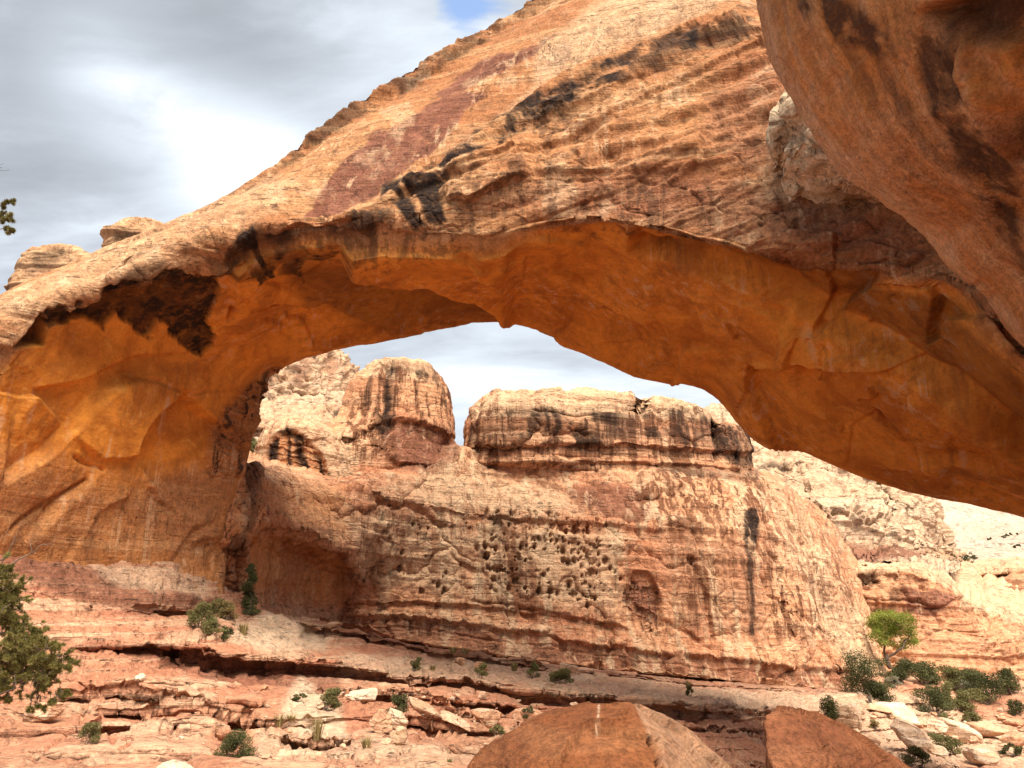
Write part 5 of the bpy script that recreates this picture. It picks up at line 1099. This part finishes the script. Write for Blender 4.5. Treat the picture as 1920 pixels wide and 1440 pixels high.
GR = [G_GROUND]
SH = [('juniper', 1632, 1318, 76, 88, L_JUN, 'tall dark juniper hugging the right foot of the wall', 14, {}),
      ('juniper', 1665, 1325, 70, 44, L_JUN, 'dark spreading shrub at the right foot of the tall juniper', 9, {}),
      ('shrub', 1575, 1364, 34, 52, L_JUN, 'narrow leaning dark shrub left of the large pale boulder', 8, dict(lean=-.25)),
      ('shrub', 1690, 1280, 60, 40, L_JUN, 'dark green shrub right below the bright green tree', 8, {}), ('shrub', 1735, 1284, 70, 42, L_JUN, 'broad dark shrub in the row right of the bright tree', 9, {}),
      ('shrub', 1782, 1288, 64, 36, L_OLIVE, 'olive shrub in the row below the tan ledge cliff', 8, {}), ('shrub', 1832, 1288, 60, 30, L_JUN, 'low dark shrub farther right in the row', 7, {}), ('shrub', 1776, 1262, 44, 30, L_JUN, 'small dark shrub standing behind the row, by the cliff foot', 6, {}),
      ('shrub', 1755, 1336, 62, 44, L_JUN, 'dark rounded shrub left of the yellow-green ones', 8, {}), ('shrub', 1795, 1330, 34, 46, L_OLIVE, 'upright yellow-green shrub between dark shrubs', 6, {}), ('shrub', 1825, 1342, 56, 44, L_OLIVE, 'yellow-green shrub sprawling on the right slope', 8, {}), ('shrub', 1850, 1322, 74, 54, L_JUN, 'largest dark shrub on the right slope', 9, {}),
      ('shrub', 1822, 1360, 30, 22, L_OLIVE, 'small olive shrub low under the sprawling one', 5, {}), ('shrub', 1898, 1304, 50, 46, L_JUN, 'dark shrub near the right edge above the pink sand', 8, {}), ('shrub', 1915, 1340, 30, 26, L_JUN, 'dark shrub cut by the right edge', 6, {}), ('shrub', 1912, 1270, 40, 40, L_JUN, 'dark shrub at the right edge under the cliff', 6, {}),
      ('sagebrush', 1680, 1290, 36, 20, L_SAGE, 'grey-green sagebrush at the front of the shrub row', 5, {}), ('sagebrush', 1810, 1300, 40, 24, L_SAGE, 'grey sagebrush in front of the largest dark shrub', 5, {}),
      ('shrub', 1790, 1412, 56, 32, L_OLIVE, 'olive bush between the white boulders', 7, {}), ('shrub', 1780, 1370, 26, 28, L_OLIVE, 'small olive bush above the blocky pale boulder', 5, {}), ('shrub', 1728, 1440, 50, 34, L_OLIVE, 'olive bush at the bottom edge right of the angular boulder', 6, {}), ('shrub', 1640, 1368, 20, 18, L_GRASS, 'small rusty bush beside the large pale boulder', 4, {}), ('shrub', 1908, 1418, 30, 20, L_JUN, 'small dark bush by the right bottom edge', 4, {}),
      ('juniper', 466, 1152, 36, 96, L_JUN, 'thin dark juniper standing in front of the shaded alcove', 7, dict(narrow=True)), ('shrub', 372, 1176, 48, 46, L_OLIVE, 'green bush on the ledge left of the thin juniper', 7, {}), ('shrub', 400, 1150, 34, 28, L_OLIVE, 'small green bush just under the leg of the arch', 5, {}), ('shrub', 395, 1190, 44, 30, L_OLIVE, 'low green bush at the edge of the sand mound', 6, {}), ('shrub', 424, 1196, 26, 24, L_JUN, 'little dark bush on the side of the sand mound', 4, {}), ('grass_clump', 425, 1160, 50, 34, L_GRASS, 'dry straw-coloured bush between green ones by the mound', 6, {}),
      ('shrub', 437, 1440, 70, 62, L_JUN, 'dense green shrub at the bottom edge, left part', 10, {}), ('shrub', 165, 1392, 32, 36, L_OLIVE, 'small lone shrub on the bare lower left rock', 6, {}), ('shrub', 610, 1330, 40, 40, L_OLIVE, 'thin green shrub growing from the undercut ledge', 5, dict(lean=.4)), ('shrub', 563, 1318, 26, 14, L_JUN, 'tiny dark bush under the undercut ledge', 4, {}),
      ('shrub', 745, 1348, 34, 40, L_JUN, 'dark little shrub on top of the pale rock stack', 6, {}), ('shrub', 782, 1258, 24, 24, L_OLIVE, 'small green shrub at the lip of the upper bench', 5, {}), ('shrub', 905, 1270, 24, 24, L_OLIVE, 'small green shrub before the round tan block', 5, {}), ('shrub', 1000, 1270, 24, 28, L_OLIVE, 'upright small shrub on the bench, middle', 5, {}), ('shrub', 1052, 1280, 48, 26, L_OLIVE, 'wide low olive shrub on the bench', 7, {}), ('shrub', 992, 1350, 28, 22, L_JUN, 'dark shrub in the shade behind the big boulder', 5, {}), ('shrub', 930, 1375, 26, 16, L_OLIVE, 'small shrub left of the big boulder', 4, {}), ('shrub', 1297, 1305, 14, 20, L_OLIVE, 'tiny shrub on the white slab right of centre', 3, {}), ('shrub', 855, 1440, 20, 14, L_OLIVE, 'tiny shrub at the bottom edge left of the big boulder', 3, {})]
for (nm, px, py, w_, h_, mt, lb, nc, kw) in SH:
    shrub(nm, px, py, w_ * 1.1, h_, mt, lb, 'juniper' if nm == 'juniper' else ('sagebrush' if nm == 'sagebrush' else 'shrub'), clumps=nc + 4, **kw)
shrub('shrub', 466, 874, 34, 54, L_OLIVE, 'green bush in the gap between arch leg and striped dome', clumps=7, Y=64)
shrub('shrub', 462, 838, 30, 26, L_JUN, 'dark bush up in the gap below the far banded cliff', clumps=5, Y=88)
for px, py, w_, h_, lb in [(875, 1228, 22, 12, 'faded grass tuft at the foot of the wall'), (852, 1222, 16, 12, 'faint grass tuft left of the wall-foot one'), (968, 1256, 16, 16, 'pale grass tuft left of the upright shrub'), (812, 1256, 12, 10, 'tiny dry tuft beside the lip shrub'), (520, 1360, 20, 22, 'dry tuft on the ledge end above the long slab'), (590, 1385, 24, 40, 'thin tall dry grass on the lower slab'), (548, 1352, 26, 12, 'low tuft on the ledge right of the dry one'), (690, 1400, 26, 18, 'straw grass left of the stack foot'), (350, 1368, 10, 10, 'little tuft in the lower left ledge'), (450, 1190, 26, 20, 'straw tuft on the sand mound'), (1293, 1290, 12, 12, 'dry tuft near the wall foot, right'), (575, 1140, 14, 14, 'dead-looking tuft in the alcove')]:
    grass(px, py, w_, h_, lb)
# bushes on the far benches
rg = np.random.RandomState(8)
for k in range(26):
    if k < 10: px, py, gr, sp = rg.uniform(1745, 1830), rg.uniform(1040, 1056), [G_LEDGE2, G_HILL], 'bench'
    elif k < 20: px, py, gr, sp = rg.uniform(1855, 1918), rg.uniform(1000, 1025), [G_HILL], 'slick'
    else: px, py, gr, sp = rg.uniform(1830, 1880), rg.uniform(1128, 1150), [G_LEDGE2], 'shade'
    lb = {'bench': 'dark far bush in the row along the bench under the pale cliff', 'slick': 'dark speck of a bush on the distant white slickrock', 'shade': 'dark bush in the shaded recess behind the white rim'}[sp]
    s_ = {'bench': 16, 'slick': 6, 'shade': 22}[sp] * rg.uniform(.7, 1.3)
    shrub('far_bush', px, py, s_, s_ * .7, L_JUN, lb, 'bush', {'bench': 'bushes under the pale cliff', 'slick': 'bushes on the white slickrock', 'shade': 'bushes behind the white rim'}[sp], grids=gr, clumps=4, n=160, two_parts=False)

# ------------------------------------------------------------------ the pinyon at the left edge
YP = 9.0
def pt(px, py, dy=0): return Wp(px, py, YP + dy)
base_p = pt(-330, 1500); base_p[2] = ground_at(-330, 1560)[2] if False else 0.0
pine = thing('pinyon_pine', 'near pinyon pine reaching in from the left edge with needles and bare twigs', 'pine tree', (base_p[0], base_p[1], 0.0))
rg = np.random.RandomState(6)
trunk = np.array([[base_p[0], base_p[1], -0.3], pt(-300, 1250), pt(-260, 1000), pt(-280, 700), pt(-230, 450), pt(-240, 250), pt(-230, 100)])
tk = pchip(np.arange(7.), trunk, np.linspace(0, 6, 40)); tk[:, :2] += 0.03 * rg.normal(size=(40, 2))
V, Fc = tube_arr([(tk, np.linspace(.16, .03, 40))], 10); raw_mesh('trunk', V, Fc, BARK, pine)
limbs, tips = [], []
def limb(a, b, r0, r1, n=14, amp=.5, sag=0.0): 
    p_ = wig(a, b, n, amp, rg, sag); limbs.append((p_, np.linspace(r0, r1, n))); return p_
def twigs(path, count, ln, spread=.8, lo=.35, needles=True, bias=(0, 0, 0)):
    for i in range(count):
        j = rg.randint(int(len(path) * lo), len(path)); d_ = path[min(j + 1, len(path) - 1)] - path[j - 1]; d_ /= np.linalg.norm(d_) + 1e-9
        v = d_ * .6 + rg.normal(size=3) * spread * .6 + np.array(bias); v /= np.linalg.norm(v); L = ln * rg.uniform(.5, 1.2)
        q_ = wig(path[j], path[j] + v * L, 6, .6, rg); limbs.append((q_, np.linspace(.007, .0028, 6)))
        if needles:
            for f in rg.uniform(.3, 1, 9): tips.append((q_[0] * (1 - f) + q_[-1] * f + rg.normal(size=3) * .006, v))
            for m_ in range(2):
                v2 = v + rg.normal(size=3) * .6; v2 /= np.linalg.norm(v2); s0 = q_[rg.randint(2, 6)]; e2 = s0 + v2 * L * .5
                limbs.append((np.array([s0, (s0 + e2) / 2, e2]), np.array([.005, .004, .0025])))
                for f in rg.uniform(.2, 1, 6): tips.append((s0 * (1 - f) + e2 * f, v2))
for (a, b_, cnt, ln) in [((-280, 1150), (70, 1215), 27, .22), ((-260, 1120), (20, 1130), 27, .22), ((-270, 1180), (90, 1260), 27, .2), ((-290, 1220), (30, 1290), 20, .2), ((-250, 1060), (-10, 1090), 23, .2), ((-250, 1050), (5, 1050), 8, .14)]:
    p_ = limb(pt(*a), pt(*b_, dy=rg.uniform(-.3, .2)), .035, .008, 18, .6); twigs(p_, cnt, ln, .9, .55)
for (px, py, s_) in [(40, 1215, 14), (70, 1225, 14), (20, 1205, 12), (45, 1260, 12), (10, 1270, 12), (100, 1255, 10), (65, 1275, 8), (5, 1150, 12), (30, 1105, 8), (60, 1195, 12), (90, 1215, 12), (110, 1230, 10), (80, 1250, 10), (30, 1180, 10), (15, 1120, 10), (25, 1140, 8), (15, 1160, 9), (20, 1240, 9), (105, 1280, 6), (5, 1080, 7), (50, 1230, 9), (120, 1250, 7)]:
    a = pt(px, py, rg.uniform(-.2, .2)); p_ = limb(a + np.array([-.22, .1, -.03]), a, .01, .004, 8, .5); twigs(p_, s_, .15, 1.0, .3)
# bare drooping twigs under the foliage, dead branch above
for i in range(9):
    a = pt(rg.uniform(55, 85), rg.uniform(1262, 1275)); e_ = pt(rg.uniform(20, 95), rg.uniform(1290, 1335)); p_ = limb(a, e_, .006, .002, 8, .6)
p_ = limb(pt(25, 1280), pt(65, 1262), .012, .009, 8, .4); 
for (px, py) in [(62, 1325), (75, 1330), (100, 1315), (15, 1305), (8, 1290), (118, 1300), (110, 1310)]:
    a = pt(px, py); tw = limb(a + np.array([-.05, 0, .08]), a, .004, .002, 6, .5); twigs(tw, 2, .07, .8, .4)
V, Fc = tube_arr(limbs, 5); raw_mesh('branch', V, Fc, BARK, pine)
dead = []
def dl(pts, r0, r1): 
    p_ = np.array([pt(*q_) for q_ in pts]); p_ = pchip(np.arange(float(len(p_))), p_, np.linspace(0, len(p_) - 1, 16)); p_ += rg.normal(size=p_.shape) * .004; dead.append((p_, np.linspace(r0, r1, 16) * .5))
dl([(-200, 1120), (-60, 1085), (5, 1070), (40, 1045), (62, 1035), (78, 1022), (95, 1020)], .03, .004); dl([(60, 1036), (57, 1018), (55, 1012)], .009, .004); dl([(-60, 1090), (0, 1060), (30, 1005), (42, 978)], .014, .002)
dl([(22, 1020), (40, 1010), (52, 1006)], .005, .002); dl([(10, 1000), (25, 1006), (30, 1005)], .004, .002); dl([(78, 1022), (90, 1018), (102, 1022)], .004, .002); dl([(62, 1035), (66, 1040)], .004, .002); dl([(-20, 1075), (2, 1055), (12, 1045)], .008, .003); dl([(20, 1066), (30, 1080), (36, 1100)], .004, .0015)
V, Fc = tube_arr(dead, 6); raw_mesh('dead_branch', V, Fc, DEAD, pine)
limbs2, tips_old = [], len(tips)
limbs.clear()
p_ = limb(pt(-240, 480), pt(-10, 400), .025, .006, 14, .4); twigs(p_, 6, .12, .6, .75)
for (px, py) in [(14, 378), (8, 385), (22, 376), (16, 405), (24, 406), (6, 412), (20, 434), (26, 436), (10, 428)]:
    a = pt(px, py); tw = limb(a + np.array([-.07, 0, -.015]), a, .005, .003, 6, .4); twigs(tw, 2, .045, .7, .4)
p_ = limb(pt(-240, 330), pt(4, 314), .02, .0025, 14, .3); limb(p_[-2], pt(18, 318), .003, .0015, 6, .4); limb(p_[-3], pt(6, 306), .003, .0015, 6, .4)
for i in range(22):
    j = rg.randint(14, 39); o_ = tk[j]; a_ = rg.uniform(R(110), R(330)); L_ = 1.5 * (1.15 - j / 45.0)
    e_ = o_ + np.array([math.cos(a_) * L_, math.sin(a_) * L_, rg.uniform(-.1, .35)])
    if e_[0] > o_[0] + 0.25: e_[0] = o_[0] - 0.3
    p_ = limb(o_, e_, .022, .006, 12, .5); twigs(p_, 14, .18, .9, .35)
V, Fc = tube_arr(limbs, 5); raw_mesh('branch', V, Fc, BARK, pine)
# needles in tufts
tp = np.array([q_[0] for q_ in tips]); td = np.array([q_[1] for q_ in tips])
NN = 22
c = np.repeat(tp, NN, 0); v = np.repeat(td, NN, 0) * .7 + rg.normal(size=(len(c), 3)) * .6 + np.array([0, 0, .15]); v /= np.linalg.norm(v, axis=1, keepdims=True)
L = rg.uniform(.026, .05, len(c))[:, None]; sd_ = np.cross(v, rg.normal(size=v.shape)); sd_ /= np.linalg.norm(sd_, axis=1, keepdims=True); sd_ *= .0032
V = np.stack([c - sd_, c + sd_, c + v * L], 1).reshape(-1, 3); Fc = np.arange(len(V)).reshape(-1, 3)
tone = np.repeat(np.clip(np.repeat(.45 + .45 * vnoise(tp * 6, 4), NN) + .18 * rg.normal(size=len(c)), 0, 1), 3)
raw_mesh('needles', V, Fc, L_PINE, pine, False, tone)
print('verts', sum(len(o.data.vertices) for o in bpy.data.objects if o.type == 'MESH'))
